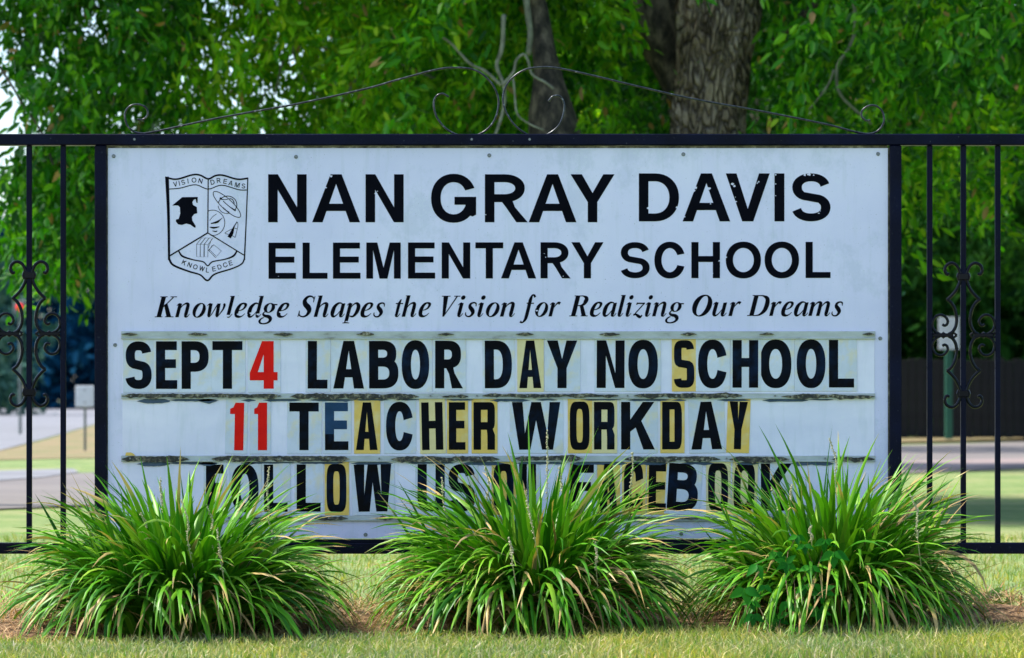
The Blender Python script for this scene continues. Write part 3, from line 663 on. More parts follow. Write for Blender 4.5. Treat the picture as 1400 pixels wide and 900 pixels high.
for i, (a, b, dirty) in enumerate(tracks):
    mb = MB(); sl_ = 0
    pbox(mb, 166.5, a, 1196, b, YR - .0035, YR + .002, .0012)
    pbox(mb, 166.5, b - 2.2, 1196, b, YR - .0075, YR - .0034, .0008)
    tr = mb.build('letter_track', M['track_clean'], SIGN)
    mb = MB()
    if i == 0:
        for cx in (176, 272, 388, 501, 610, 720, 834, 940, 1048, 1188): wob_strip(mb, cx - random.uniform(9, 15) if cx > 180 else 167, cx + random.uniform(10, 14) if cx < 1180 else 1196, 455, 459.5, YR - .0095, YR - .0036, 2.0, 1.6, 2, cx)
    else:
        x = 167
        while x < 1190:
            l_ = random.uniform(35, 190); x1 = min(1196, x + l_)
            if i == 1 and x < 200: x1 = 385
            wob_strip(mb, x, x1, a + random.uniform(.2, 2.2), b - .4 + random.uniform(-2.0, 1.0), YR - .0098, YR - .0036, 2.2, 3.0, 2, x + i * 31)
            x = x1 + random.uniform(6, 60)
    tag(mb.build('grime', M['grime'], tr), kind='stuff')
    # flaps of peeled film hanging under the ledge, and screws
    mb = MB()
    if i in (1, 2):
        spots = [(188, 235, 5), (232, 300, 2.5), (270, 298, 4.5), (330, 352, 3)] + ([(x_, x_ + random.uniform(20, 70), random.uniform(1.2, 3.2)) for x_ in range(360, 1150, 62)] if i == 1 else []) + ([(x_, x_ + random.uniform(20, 80), random.uniform(1.5, 4)) for x_ in range(330, 1150, 75)] if i == 2 else [])
        for x0, x1, h in spots: wob_strip(mb, x0, x1, b + .2, b + .8 + h, YR - .0030, YR - .0012, .2, h * .45, 2.5, x0 + i)
        tag(mb.build('peeled_film', M['film'], tr), kind='stuff')
    if i:
        for x in range(178, 1195, 68):
            c = L3(x + random.uniform(-3, 3), (a + b) / 2 - .5, YR - .0105)
            if SCREW is None:
                mb = MB(); mb.tube([(0, 0, 0), (0, .008, 0)], .0030, 8); o = mb.build('screw', M['bolt'], tr); SCREW = o
            else: o = SCREW.copy(); C.collection.objects.link(o); o.parent = tr
            o.location = c
# bolts
for bx, by in [(156, 214), (405, 215), (669, 213), (934, 211.5), (1200, 211), (158, 472), (1203, 463), (931, 730), (500, 731), (1188, 730)]:
    mb = MB(); c = L3(bx, by, YF)
    mb.tube([(c[0], c[1] + .002, c[2]), (c[0], c[1] - .0012, c[2])], .0062, 14)
    mb.tube([(c[0], c[1] - .001, c[2]), (c[0], c[1] - .0045, c[2])], [.0045, .0038], 6)
    mb.build('bolt', M['bolt'], SIGN)

# ---------------------------------------------------------------- changeable letter tiles: each one lifts off its track
ORD = ['first', 'second', 'third', 'fourth', 'fifth', 'sixth', 'seventh', 'eighth']
LINES = ['top row', 'middle row', 'bottom row']
# row, word, [(char, letter x0, x1, kind, tilt)]  kind: c clear / y yellow / p cream
BO = [
 (0, 'SEPT', [('S', 172, 208, 'c', 0), ('E', 214, 243, 'c', 0), ('P', 249, 286, 'c', 0), ('T', 291, 332, 'c', 0)]),
 (0, '4', [('4', 342, 380, 'c', 0)]),
 (0, 'LABOR', [('L', 421, 448, 'c', 0), ('A', 456, 498, 'c', 0), ('B', 505, 545, 'c', 0), ('O', 549.5, 587, 'c', 0), ('R', 595, 633, 'c', 0)]),
 (0, 'DAY', [('D', 663, 700, 'c', 0), ('A', 710, 740, 'p', 0), ('Y', 747.5, 789, 'c', 0)]),
 (0, 'NO', [('N', 815.5, 853.5, 'c', 0), ('O', 858.7, 899, 'c', 0)]),
 (0, 'SCHOOL', [('S', 921, 949, 'y', 0), ('C', 954, 993.5, 'c', 0), ('H', 1001, 1036, 'c', 0), ('O', 1038.7, 1081.5, 'c', 0), ('O', 1088.7, 1128, 'c', 0), ('L', 1132.7, 1167, 'c', 0)]),
 (1, '11', [('1', 314, 333, 'c', 1.4), ('1', 348, 365.6, 'c', .3)]),
 (1, 'TEACHER', [('T', 396, 436, 'c', 0), ('E', 444.7, 476.7, 'c', 0), ('A', 487, 516.5, 'y', 0), ('C', 528, 565, 'c', 0), ('H', 577.5, 606.5, 'p', -1.5), ('E', 613.8, 636.5, 'y', 0), ('R', 647.5, 676.7, 'y', 0)]),
 (1, 'WORKDAY', [('W', 700, 766, 'c', 0), ('O', 779, 806, 'y', 0), ('R', 812, 840, 'p', 0), ('K', 849, 895, 'c', 0), ('D', 905, 932, 'y', 0), ('A', 945, 987, 'c', -1), ('Y', 995, 1020, 'y', 1.5)]),
 (2, 'FOLLOW', [('F', 282, 306, 'c', 0), ('O', 316.5, 354, 'c', 0), ('L', 361.6, 393.6, 'c', 0), ('L', 406, 438.7, 'c', 0), ('O', 447, 474, 'y', 0), ('W', 484.7, 536, 'c', -.6)]),
 (2, 'US', [('U', 571, 608, 'c', 0), ('S', 613, 650, 'c', 0)]),
 (2, 'ON', [('O', 674.5, 702, 'y', 0), ('N', 710, 733, 'c', 0)]),
 (2, 'FACEBOOK', [('F', 779, 811.5, 'c', 0), ('A', 819, 844, 'y', 0), ('C', 852.7, 879, 'y', 0), ('E', 886, 910, 'y', .8), ('B', 910.5, 952, 'c', 3.5), ('O', 967.7, 995, 'p', 0), ('O', 1001.5, 1030, 'p', 2.2), ('K', 1040, 1082.7, 'c', 0)]),
]
BASE = [532, 616, 700]; TOP = [467, 551, 635.5]
MESHES = {}
for ri, word, ls in BO:
    for k, (ch, x0, x1, kd, tilt) in enumerate(ls):
        slope = -(x0 - 172) * .0021
        base = BASE[ri] + slope; top = TOP[ri] + slope
        narrow = kd != 'c'
        red = ch in '14'
        m0, m1 = (3, 4) if not narrow else (2.6, 3.6)
        if ch == '1': m0, m1 = 6, 5
        tx0, tx1 = x0 - m0, x1 + m1
        ty0, ty1 = top - (5.5 if not narrow else 5.2), base + 5
        cx = (tx0 + tx1) / 2
        o3 = at(cx, ty1); yt = YR - .0014 - .00035 * (k % 3)
        root = empty('letter_tile', (o3.x, yt, o3.z)); root.rotation_euler = (0, R(tilt + random.uniform(-.25, .25)), 0)
        colw = 'red' if red else 'black'
        tw = {'c': 'clear', 'y': 'yellowed', 'p': 'pale cream'}[kd]
        what = ('digit ' if red else 'letter ') + ch
        pos = f'{ORD[k]} character of {word}' if len(word) > 1 else 'just after SEPT'
        tag(root, f'{colw} {what} on a {tw} tile, {pos}, {LINES[ri]}', 'letter tile', 'changeable letter tiles on the sign')
        def T3(px, py, y): v = at(px, py); return (v.x - o3.x, y, v.z - o3.z)
        mb = MB(); a = T3(tx0, ty1, 0); b = T3(tx1, ty0, 0); mb.box(a[0], b[0], -.0008, .0012, a[2], b[2], .0004)
        if kd == 'p' or kd == 'y': mt = M['tile_yellow'] if kd == 'y' else M['tile_cream']
        else: mt = M['tile_clear']
        mb.build('tile_panel', mt, root)
        H = base - top; W = x1 - x0
        if narrow: s_, t_, n_ = (10.2 if ch not in 'AY' else 9.6), 10.5, 4.2
        else: s_, t_, n_ = (12.5 if ch not in 'W' else 14.5), 12.2, 2.5
        if ch == 'E' and not narrow: t_ = 12
        if ch == '1': s_ = 12.5
        if ch in 'OC' and not narrow: n_ = 2.35; s_ = 12.6
        if ch == 'O' and narrow: s_, t_ = 9.2, 9.5
        p, q, p2 = glyph(ch, W, H, s_, t_, n_)
        mt = M['ink_red'] if red else M['ink']
        def put_letter(mat, qq, nm='ink_letter', dy=0):
            flat_mesh(nm, p, qq, p2, lambda a_, b_: T3(x0 + a_, base - b_, -.0013 - dy), mat, root)
        if ch == 'E' and word == 'TEACHER' and k == 1:      # patched letter: upper two thirds faded blue, foot black
            put_letter(M['ink_faded'], q + [rect(-5, -5, W + 5, H * .33)]); put_letter(mt, q + [rect(-5, H * .335, W + 5, H + 5)])
        else: put_letter(mt, q)
# a stub of broken yellow tile left on the track
root = empty('broken_tile', tuple(at(179, 623))); root.location.y = YR - .003
tag(root, 'broken stub of a yellowed tile on the third track, far left', 'tile fragment')
me = bpy.data.meshes.new('tile_stub')
pts = [(-.016, 0), (.016, 0), (.010, .006), (.002, .010), (-.013, .010)]
vs = [(x, 0, z) for x, z in pts] + [(x, -.0016, z) for x, z in pts]
me.from_pydata(vs, [], [tuple(range(5)), tuple(range(9, 4, -1))] + [(i, (i + 1) % 5, 5 + (i + 1) % 5, 5 + i) for i in range(5)]); me.update()
bm_fix(me); link('tile_stub', me, M['tile_yellow'], root)
# ---------------------------------------------------------------- the iron fence
FENCE = empty('iron_fence', (at(700, 0).x, 10.0, 0)); fx, fy, fz = FENCE.location
tag(FENCE, 'black wrought iron fence with scroll ornaments framing the school sign', 'fence')
def fbox(mb, x0, y0, x1, y1, ya, yb, bev=.003):
    a = at(x0, y1); b = at(x1, y0); mb.box(a.x - fx, b.x - fx, ya - fy, yb - fy, a.z, b.z, bev)
mb = MB(); fbox(mb, -420, 184, 1640, 199.3, 9.975, 10.022); mb.build('top_rail', M['iron'], FENCE)
mb = MB(); fbox(mb, -420, 742, 1640, 757, 9.978, 10.018); mb.build('bottom_rail', M['iron'], FENCE)
for x0, x1 in ((130.5, 146.5), (1215.5, 1231.5), (-200, -184), (1558, 1574)):
    mb = MB(); a = at(x0, 0); b = at(x1, 0)
    mb.box(a.x - fx, b.x - fx, 9.977 - fy, 10.0195 - fy, -.02, at(0, 199.6).z, .003); p_ = mb.build('post', M['iron'], FENCE)
mb = MB(); fbox(mb, 147, 737.5, 1215, 741.8, 9.992, 10.012, .001); mb.build('sign_ledge', M['iron'], FENCE)
PX = [-144, -98, -52, -6, 40, 86.5, 1271, 1317, 1364, 1410, 1456, 1502]
pick = None
for x in PX:
    if pick is None:
        mb = MB(); mb.box(-.0082, .0082, -.0082, .0082, 0, at(0, 199.4).z - at(0, 742).z, .0015); pick = mb.build('picket', M['iron'], FENCE)
        o = pick
    else: o = pick.copy(); C.collection.objects.link(o)
    o.location = (at(x, 0).x - fx, .001, at(0, 742).z)
px1 = 1 / 438.0
def spl(pts, sub=7): return catmull(pts, sub)
def ornament(cx, cy):
    """cast scroll cluster round a picket"""
    base = at(cx, cy)
    K3 = 3.75
    bodies = []
    # four-way collars as blocks with a waist
    for sy in (1, -1):
        body = MB(); bodies.append(body)
        zc = sy * (437 - 137) / K3 * px1
        for dx in (-1, 1):
            body.tube([(dx * x_ * px1, -.004, zc + y_ * px1) for x_, y_ in ((2.2, -5.5), (4.5, -3.5), (7.2, -4.2), (8.2, 0), (7.2, 4.2), (4.5, 3.5), (2.2, 5.5))], .0042, 6)
        body.box(-7 * px1, 7 * px1, -.013, .013, zc - 4.6 * px1, zc + 4.6 * px1, .002)
    o = empty('scroll_ornament', (base.x - fx, 0, base.z)); o.parent = FENCE
    for body in bodies: body.build('collar', M['iron_gloss'], o)
    for sx in (1, -1):
        side = MB()
        zc = 0
        side.box(min(sx * 14 * px1, sx * 41 * px1), max(sx * 14 * px1, sx * 41 * px1), -.009, .009, -2.6 * px1, 2.6 * px1, .002)
        for xx in (13, 27.5, 42):
            side.tube([(sx * (xx - 4) * px1, -.002, 0), (sx * xx * px1, -.002, 3.2 * px1), (sx * (xx + 4) * px1, -.002, 0), (sx * xx * px1, -.002, -3.2 * px1), (sx * (xx - 4) * px1, -.002, 0)], .004, 6)
        side.build('side_collar', M['iron_gloss'], o)
        for sy in (1, -1):
            def cv(pts): return [(sx * (x - 150) / K3 * px1, -.004, sy * (437 - y) / K3 * px1) for x, y in pts]
            m_ = MB()
            m_.tube(spl(cv([(222, 122), (236, 125), (245, 108), (240, 84), (222, 70), (203, 69), (184, 82), (171, 105), (166, 130)])), [.0044] * 4 + [.0052] * 53, 8)
            m_.tube(spl(cv([(166, 150), (172, 175), (190, 210), (212, 236), (234, 256)])), .0052, 8)
            m_.tube(spl(cv([(234, 254), (212, 272), (194, 305), (185, 350), (190, 392), (206, 420), (226, 432)])), .0052, 8)
            m_.tube(spl(cv([(270, 432), (292, 420), (308, 395), (306, 362), (290, 340), (266, 333), (244, 342), (231, 362), (234, 380), (246, 388), (258, 382)])), .0044, 8)
            m_.build('scroll', M['iron_gloss'], o, True)
ornament(40, 456.5); ornament(1317, 458.5); ornament(-144, 456.5); ornament(1502, 458.5)
# the wire scrolls on the top rail: (px) traced shape, real bar thickness
def crest_scroll(parts, y=9.998):
    m_ = MB()
    for pts in parts:
        c = [at(x, yy) for x, yy in pts]; c = [(v.x - fx, y - fy, v.z) for v in c]
        m_.tube(spl(c, 8), .0032, 8)
    m_.build('top_scroll', M['wire'], FENCE, True)
m = NT('worn_wire'); f = m.noise(90, 4, .6)
m.col(m.ramp(f, [(.4, (.012, .014, .02)), (.62, (.05, .055, .06)), (.75, (.3, .3, .3))])); m.rough(.28); m.b.inputs['Metallic'].default_value = .5; M['wire'] = m.m
Z1 = lambda x, y: (x / 2.8, y / 2.8); Z2 = lambda x, y: (450 + x / 2.8, y / 2.8); Z3 = lambda x, y: (900 + x / 2.8, y / 2.8)
crest_scroll([[Z1(525, 458), Z1(548, 458), Z1(566, 440), Z1(560, 415), Z1(533, 401), Z1(500, 406), Z1(480, 432), Z1(483, 470), Z1(503, 498), Z1(540, 511), Z1(600, 503), Z1(850, 450), Z1(1150, 396), Z2(140, 341), Z2(250, 310), Z2(400, 270), Z2(480, 260), Z2(560, 270), Z2(618, 315), Z2(648, 380), Z2(638, 450), Z2(600, 500), Z2(540, 526), Z2(500, 520), Z2(448, 494), Z2(410, 445), Z2(401, 395), Z2(412, 368), Z2(436, 360), Z2(458, 372)]])
crest_scroll([[Z2(840, 388), Z2(855, 371), Z2(880, 368), Z2(897, 390), Z2(899, 430), Z2(880, 480), Z2(840, 513), Z2(795, 526), Z2(745, 508), Z2(698, 465), Z2(668, 405), Z2(670, 350), Z2(695, 305), Z2(745, 270), Z2(800, 259), Z2(870, 261), Z2(1000, 288), Z2(1200, 336), Z2(1400, 381), Z3(400, 428), Z3(640, 476), Z3(740, 502), Z3(800, 513), Z3(840, 502), Z3(863, 468), Z3(858, 430), Z3(835, 407), Z3(805, 406), Z3(780, 425), Z3(779, 448), Z3(795, 462), Z3(812, 461)]])
for bx in (645, 724, 185):
    m_ = MB(); c = at(bx, 191.5); m_.tube([(c.x - fx, -.0262, c.z), (c.x - fx, -.024, c.z)], .004, 10); m_.build('rivet', M['bolt'], FENCE)

# ---------------------------------------------------------------- ground and roads
def sheet(name, pts, z, mat, div=1):
    me = bpy.data.meshes.new(name); me.from_pydata([(x, y, z) for x, y in pts], [], [tuple(range(len(pts)))]); me.update()
    o = link(name, me, mat); bm_fix(me)
    if me.polygons[0].normal.z < 0: me.flip_normals()
    o['kind'] = 'structure'; return o
g = sheet('ground', [(-700, -20), (700, -20), (700, 900), (-700, 900)], 0, M['ground'])
def gp(*a): return [ground(x, y) for x, y in a]
sheet('road', [(-40, -33), (-34, -41), (60, 96), (52, 100)][:0] or [(-11.2, 8.2), (-3.3, 19.9), (4.9, 31.4), (22, 55.5), (18, 67), (4.4, 45.0), (-4.6, 28.5), (-17, 8)], .012, M['asphalt'])
sheet('kerb_path', [(4.0, 30.9), (12, 42.2), (13.2, 45.4), (5.2, 36.0), (1, 31), (0, 25.6)], .018, M['pink'])
sheet('parking_lot', gp((-900, 640), (-200, 632), (0, 617), (60, 601), (132, 580), (250, 566), (600, 562), (300, 558.5), (-1600, 561)), .012, M['pale'])
sheet('side_path', gp((-400, 668), (0, 660), (60, 655), (108, 648), (100, 643), (0, 646), (-400, 650)), .018, M['pale'])
sheet('dry_verge', gp((-100, 633), (60, 628), (200, 626), (400, 625), (400, 590), (240, 572), (132, 581), (60, 603), (-20, 622)), .008, M['verge'])
sheet('dirt_strip', [(2, 44.5), (18, 70), (40, 90), (12, 60), (4.8, 54.3), (1, 50)], .008, M['verge'])

# bed of pine straw: gently mounded soil with needles
xs = np.linspace(-2.6, 2.6, 131); ys = np.linspace(8.80, 10.75, 40)
def bed_front(x): return min(9.45, max(8.93, 9.25 + .2 * x)) + .02 * math.sin(x * 7)
def bed_z(x, y):
    t = (y - bed_front(x)) / .25; u = (10.30 + .28 * noise.noise((x * 2.1, 5, 0)) + .12 * noise.noise((x * 7, 2, 0)) - y) / .2
    e = max(0, min(1, t)) * max(0, min(1, u))
    if e <= 0: return -.012
    return -.012 + e * (.045 + .03 * noise.noise((x * 3, y * 3, 0)) + (.05 * math.exp(-((x - 1.42) / .25) ** 2 - ((y - 9.6) / .3) ** 2)))
V_ = [(x, y, bed_z(x, y)) for x in xs for y in ys]
Fc = [(i * 40 + j, (i + 1) * 40 + j, (i + 1) * 40 + j + 1, i * 40 + j + 1) for i in range(130) for j in range(39)]
me = np_mesh('mulch_bed', np.array(V_), np.array(Fc), smooth=True); tag(link('mulch_bed', me, M['soil']), kind='structure')

def ribbons(base, phi, L_, a0, a1, W_, S=8, fold=.25, twist=None, side=None, pw=1.4, tipw=4, root=.55):
    """arching strap leaves. angles measured from the vertical. returns verts (B,S+1,3,3), along, across"""
    B = len(phi); s = np.linspace(0, 1, S + 1)
    ang = a0[:, None] + (a1 - a0)[:, None] * s[None, :] ** pw
    mid = (ang[:, 1:] + ang[:, :-1]) / 2; ds = (L_ / S)[:, None]
    h = np.concatenate([np.zeros((B, 1)), np.cumsum(np.sin(mid) * ds, 1)], 1); z = np.concatenate([np.zeros((B, 1)), np.cumsum(np.cos(mid) * ds, 1)], 1)
    lat = (side if side is not None else np.zeros(B))[:, None] * s[None, :] ** 2 * L_[:, None]
    cp_, sp_ = np.cos(phi)[:, None], np.sin(phi)[:, None]
    P_ = np.stack([base[:, 0:1] + h * cp_ - lat * sp_, base[:, 1:2] + h * sp_ + lat * cp_, base[:, 2:3] + z], -1)
    T = np.stack([np.sin(ang) * cp_, np.sin(ang) * sp_, np.cos(ang)], -1)
    Sd = np.stack([-sp_ * np.ones_like(ang), cp_ * np.ones_like(ang), np.zeros_like(ang)], -1)
    Nn = np.cross(Sd, T)
    tw = (twist if twist is not None else np.zeros(B))[:, None, None] * (0.3 + s[None, :, None])
    S2 = Sd * np.cos(tw) + Nn * np.sin(tw); N2 = -Sd * np.sin(tw) + Nn * np.cos(tw)
    wd = W_[:, None] * (root + (1 - root) * np.minimum(1, s * 4))[None, :] * (1 - s ** tipw)[None, :] * .5 + 1e-4
    f = fold * wd
    Lf = P_ + S2 * wd[..., None] + N2 * f[..., None]; Rt = P_ - S2 * wd[..., None] + N2 * f[..., None]
    V = np.stack([Lf, P_, Rt], 2)
    al = np.broadcast_to(s[None, :, None], (B, S + 1, 3)); ac = np.broadcast_to(np.array([1., 0, -1])[None, None, :], (B, S + 1, 3))
    return V, al, ac
def rib_faces(B, S):
    i = np.arange(S)[:, None]; j = np.arange(2)[None, :]
    q_ = np.stack([i * 3 + j, i * 3 + j + 1, (i + 1) * 3 + j + 1, (i + 1) * 3 + j], -1).reshape(-1, 4)
    return (q_[None] + (np.arange(B) * (S + 1) * 3)[:, None, None]).reshape(-1, 4)

def simple_blades(name, xy, h, W_, z0, lean, mat):
    """short turf: B blades with 2 segments"""
    B = len(xy); phi = rng.uniform(0, 2 * np.pi, B); ln = lean
    base = np.column_stack([xy, z0])
    d = np.stack([np.cos(phi), np.sin(phi)], -1)
    a = rng.uniform(0, 2 * np.pi, B); sd_ = np.stack([np.cos(a), np.sin(a) * .5], -1)
    p0 = base; p1 = base.copy(); p1[:, :2] += d * (h * ln * .35)[:, None]; p1[:, 2] += h * .6
    p2 = base.copy(); p2[:, :2] += d * (h * ln)[:, None]; p2[:, 2] += h * (1 - .25 * ln)
    o = np.zeros((B, 3)); o[:, :2] = sd_ * (W_ / 2)[:, None]
    V = np.stack([p0 - o, p0 + o, p1 + o * .85, p1 - o * .85, p2 + o * .1, p2 - o * .1], 1).reshape(-1, 3)
    q_ = np.array([[0, 1, 2, 3], [3, 2, 4, 5]])
    Fq = (q_[None] + (np.arange(B) * 6)[:, None, None]).reshape(-1, 4)
    o_ = link(name, np_mesh(name, V, Fq), mat); return tag(o_, kind='stuff')
# front turf
B = 60000
x = rng.uniform(-2.1, 2.1, B); y = rng.uniform(8.35, 9.52, B)
fr = np.array([bed_front(v) for v in x]) + .02 + .03 * rng.standard_normal(B)
ok = y < fr; x, y = x[ok], y[ok]
pn = np.array([noise.noise((a * 2.2, b * 4, 1)) for a, b in zip(x, y)])
h = (.024 + .032 * rng.random(len(x)) ** 2 + .010 * pn) * (1 + .25 * (x > .2))
o = simple_blades('lawn', np.column_stack([x, y]), h, rng.uniform(.0026, .0060, len(x)), np.full(len(x), -.002), rng.uniform(.1, 1.0, len(x)), M['grass'])
o['label'] = 'short half dry lawn grass in front of the mulch bed'
B = 34000
x = rng.uniform(-3.2, 3.2, B); y = 10.05 + 6 * rng.random(B) ** 1.4
ok = np.array([bed_z(a, b) < rng.uniform(-.012, .018) for a, b in zip(x, y)]); x, y = x[ok], y[ok]; B = len(x)
o = simple_blades('lawn', np.column_stack([x, y]), rng.uniform(.02, .05, B), rng.uniform(.003, .006, B), np.full(B, -.002), rng.uniform(.1, 1, B), M['grass'])
o['label'] = 'lawn grass behind the iron fence'
# pine straw
B = 22000
x = rng.uniform(-2.5, 2.5, B); y = rng.uniform(8.9, 10.7, B)
fr = np.array([bed_front(v) for v in x]); ok = (y > fr + .02) & (np.array([bed_z(a, b) for a, b in zip(x, y)]) > .008); x, y = x[ok], y[ok]; B = len(x)
z = np.array([bed_z(a, b) for a, b in zip(x, y)]) + rng.uniform(0, .026, B)
V, al, ac = ribbons(np.column_stack([x, y, z]), rng.uniform(0, 6.283, B), rng.uniform(.06, .15, B), rng.uniform(.8, 1.6, B), rng.uniform(1.4, 2.1, B), rng.uniform(.0016, .0034, B), S=3, fold=0, side=rng.uniform(-.3, .3, B), tipw=8)
o = tag(link('pine_straw', np_mesh('pine_straw', V.reshape(-1, 3), rib_faces(B, 3)), M['straw']), 'brown pine straw mulch around the clumps', kind='stuff')

# ---------------------------------------------------------------- lilyturf clumps
def clump(cx, cy, n, rad, ht, seed, label, lean=0.0, spikes=(), rx=.5, thatch=1.0):
    g_ = np.random.default_rng(seed)
    root = empty('lilyturf_clump', (cx, cy, 0))
    tag(root, label, 'plant', 'lilyturf clumps along the foot of the sign')
    u = g_.random(n) ** .7                       # 0 = heart of the clump, 1 = rim
    phi = g_.uniform(0, 2 * np.pi, n)
    r0 = .02 + .17 * u
    base = np.column_stack([r0 * np.cos(phi) * 1.35 * rad + g_.normal(0, .025, n), r0 * np.sin(phi) * rad + g_.normal(0, .02, n), np.full(n, .01) + .02 * g_.random(n)])
    az_ = phi + g_.normal(0, .40, n)
    L_ = (.50 + .02 * u + g_.normal(0, .05, n)) * ht
    L_ *= np.where(g_.random(n) < .25, .72, 1)
    a0 = np.abs(.04 + .72 * u ** 1.1 + g_.normal(0, .10, n))
    a1 = a0 + .75 + 1.65 * u + g_.normal(0, .32, n); a1 = np.clip(a1, a0 + .1, 3.0)
    up = g_.random(n) < .045; a1 = np.where(up, a0 * .6 + .25, a1); a0 = np.where(up, a0 * .6, a0); L_ = np.where(up, L_ * .86, L_)
    W_ = g_.uniform(.013, .0265, n)
    V, al, ac = ribbons(base, az_, L_, a0, a1, W_, S=11, fold=.32, twist=g_.normal(0, .38, n), side=g_.normal(0, .09, n), pw=1.35, tipw=3)
    D = np.sqrt((V[..., 0] / rx) ** 2 + (V[..., 1] / .5) ** 2).max((1, 2)); fk = np.minimum(1, g_.uniform(.84, 1.10, n) / D)
    V[..., 0] *= fk[:, None, None]; V[..., 1] *= fk[:, None, None]
    V[..., 0] += lean * V[..., 2]
    # keep off the sign and out of the ground
    lim = 9.972 - cy; Y = V[..., 1]; k = .07
    V[..., 1] = np.where(Y > lim - k, lim - k * np.exp(-(Y - lim + k) / k), Y)
    zz = V[..., 2]; V[..., 2] = np.where(zz < .02, .02 + (zz - .02) * .06 + .006 * g_.random(zz.shape[0])[:, None, None], zz)
    # which show largest: tips and middles nearest the camera
    front = -V[:, 6:, 1, 1].mean(1) + .35 * V[:, 8, 1, 2]
    order = np.argsort(-front); big = set(order[:290].tolist())
    f1 = rib_faces(1, 11)
    dry = (g_.random(n) < .02 * thatch) | ((u > .8) & (g_.random(n) < .05))
    rest = [i for i in range(n) if i not in big]
    for i in big:
        me = np_mesh('leaf', V[i].reshape(-1, 3), f1, {'along': al[i], 'across': ac[i]}, True)
        o = link('leaf', me, M['blade_dry'] if dry[i] else M['blade'], root)
    rg = [i for i in rest if not dry[i]]; rd = [i for i in rest if dry[i]]
    me = np_mesh('foliage', V[rg].reshape(-1, 3), rib_faces(len(rg), 11), {'along': al[rg], 'across': ac[rg]}, True)
    tag(link('foliage', me, M['blade'], root), kind='stuff')
    # withered leaves curled low in the clump
    nd = int(150 * thatch); ph = g_.uniform(0, 2 * np.pi, nd)
    Vd, a_, c_ = ribbons(np.column_stack([.2 * rad * np.cos(ph) * 1.3, .18 * rad * np.sin(ph), np.full(nd, .01)]), ph + g_.normal(0, .8, nd), g_.uniform(.15, .42, nd), g_.uniform(.1, .9, nd), g_.uniform(1.2, 3.2, nd), g_.uniform(.002, .006, nd), S=11, fold=.5, side=g_.normal(0, .3, nd), twist=g_.normal(0, 1, nd))
    Y = Vd[..., 1]; Vd[..., 1] = np.minimum(Y, lim - .02); zz = Vd[..., 2]; Vd[..., 2] = np.where(zz < .02, .02 + (zz - .02) * .05, zz)
    Vd = np.concatenate([Vd, V[rd]], 0)
    tag(link('withered_leaves', np_mesh('withered_leaves', Vd.reshape(-1, 3), rib_faces(len(Vd), 11), smooth=True), M['blade_dry'], root), kind='stuff')
    # pale seed spikes
    for (px, ptop, pbot, dd) in spikes:
        m_ = MB(); a = at(px, pbot, dd); b = at(px + g_.uniform(-9, 3), ptop, dd)
        a = Vector((a.x - cx, a.y - cy, a.z)); b = Vector((b.x - cx, b.y - cy, b.z))
        mid = (a + b) / 2 + Vector((g_.uniform(-.006, .012), 0, 0))
        path = [Vector(q_) for q_ in catmull([tuple(a - (b - a) * 1.2 + Vector((0, .05, 0))), tuple(a), tuple(mid), tuple(b)], 10)]
        m_.tube(path, .0014, 5)
        N = len(path)
        for j in range(N // 4, N):
            for q_ in range(3):
                an = g_.uniform(0, 6.28); rr = .0038 * (1 - .5 * (j - N / 3) / N) * g_.uniform(.5, 1.25)
                c = path[j] + Vector((math.cos(an) * rr, math.sin(an) * rr, g_.uniform(-.004, .004))); s_ = g_.uniform(.0013, .0027)
                m_.add([c + Vector(v) * s_ for v in ((1, 0, 0), (-1, 0, 0), (0, 1, 0), (0, -1, 0), (0, 0, 1.2), (0, 0, -1.2))],
                       [(0, 2, 4), (2, 1, 4), (1, 3, 4), (3, 0, 4), (2, 0, 5), (1, 2, 5), (3, 1, 5), (0, 3, 5)])
        m_.build('seed_spike', M['stalk'], root)
    return root
clump(-.97, 9.33, 1050, .98, 1.0, 11, 'left lilyturf clump of arching green straps below FOLLOW', 0.0,
      [(257, 685, 740, 9.1), (289, 690, 735, 9.12), (302, 724, 768, 8.98), (198, 702, 735, 9.2), (368, 640, 700, 9.5), (222, 655, 690, 9.4), (100, 722, 760, 9.3), (374, 708, 735, 9.3)], rx=.515)
clump(.062, 9.46, 1050, .86, 1.07, 23, 'middle lilyturf clump of arching straps hiding the word ON', 0.0,
      [(612, 655, 720, 9.4), (728, 672, 720, 9.15), (748, 590, 660, 9.6), (862, 620, 665, 9.5), (700, 735, 765, 9.0), (664, 640, 690, 9.4), (815, 742, 770, 9.1), (770, 640, 680, 9.5)], rx=.485, thatch=2.2)
clump(.945, 9.54, 980, .88, 1.08, 37, 'right lilyturf clump with creeper leaves growing through its front', 0.02,
      [(1142, 600, 660, 9.5), (1253, 678, 722, 9.2), (1063, 668, 690, 9.3), (1080, 664, 690, 9.3), (1110, 720, 735, 9.1)], rx=.45, thatch=1.4)

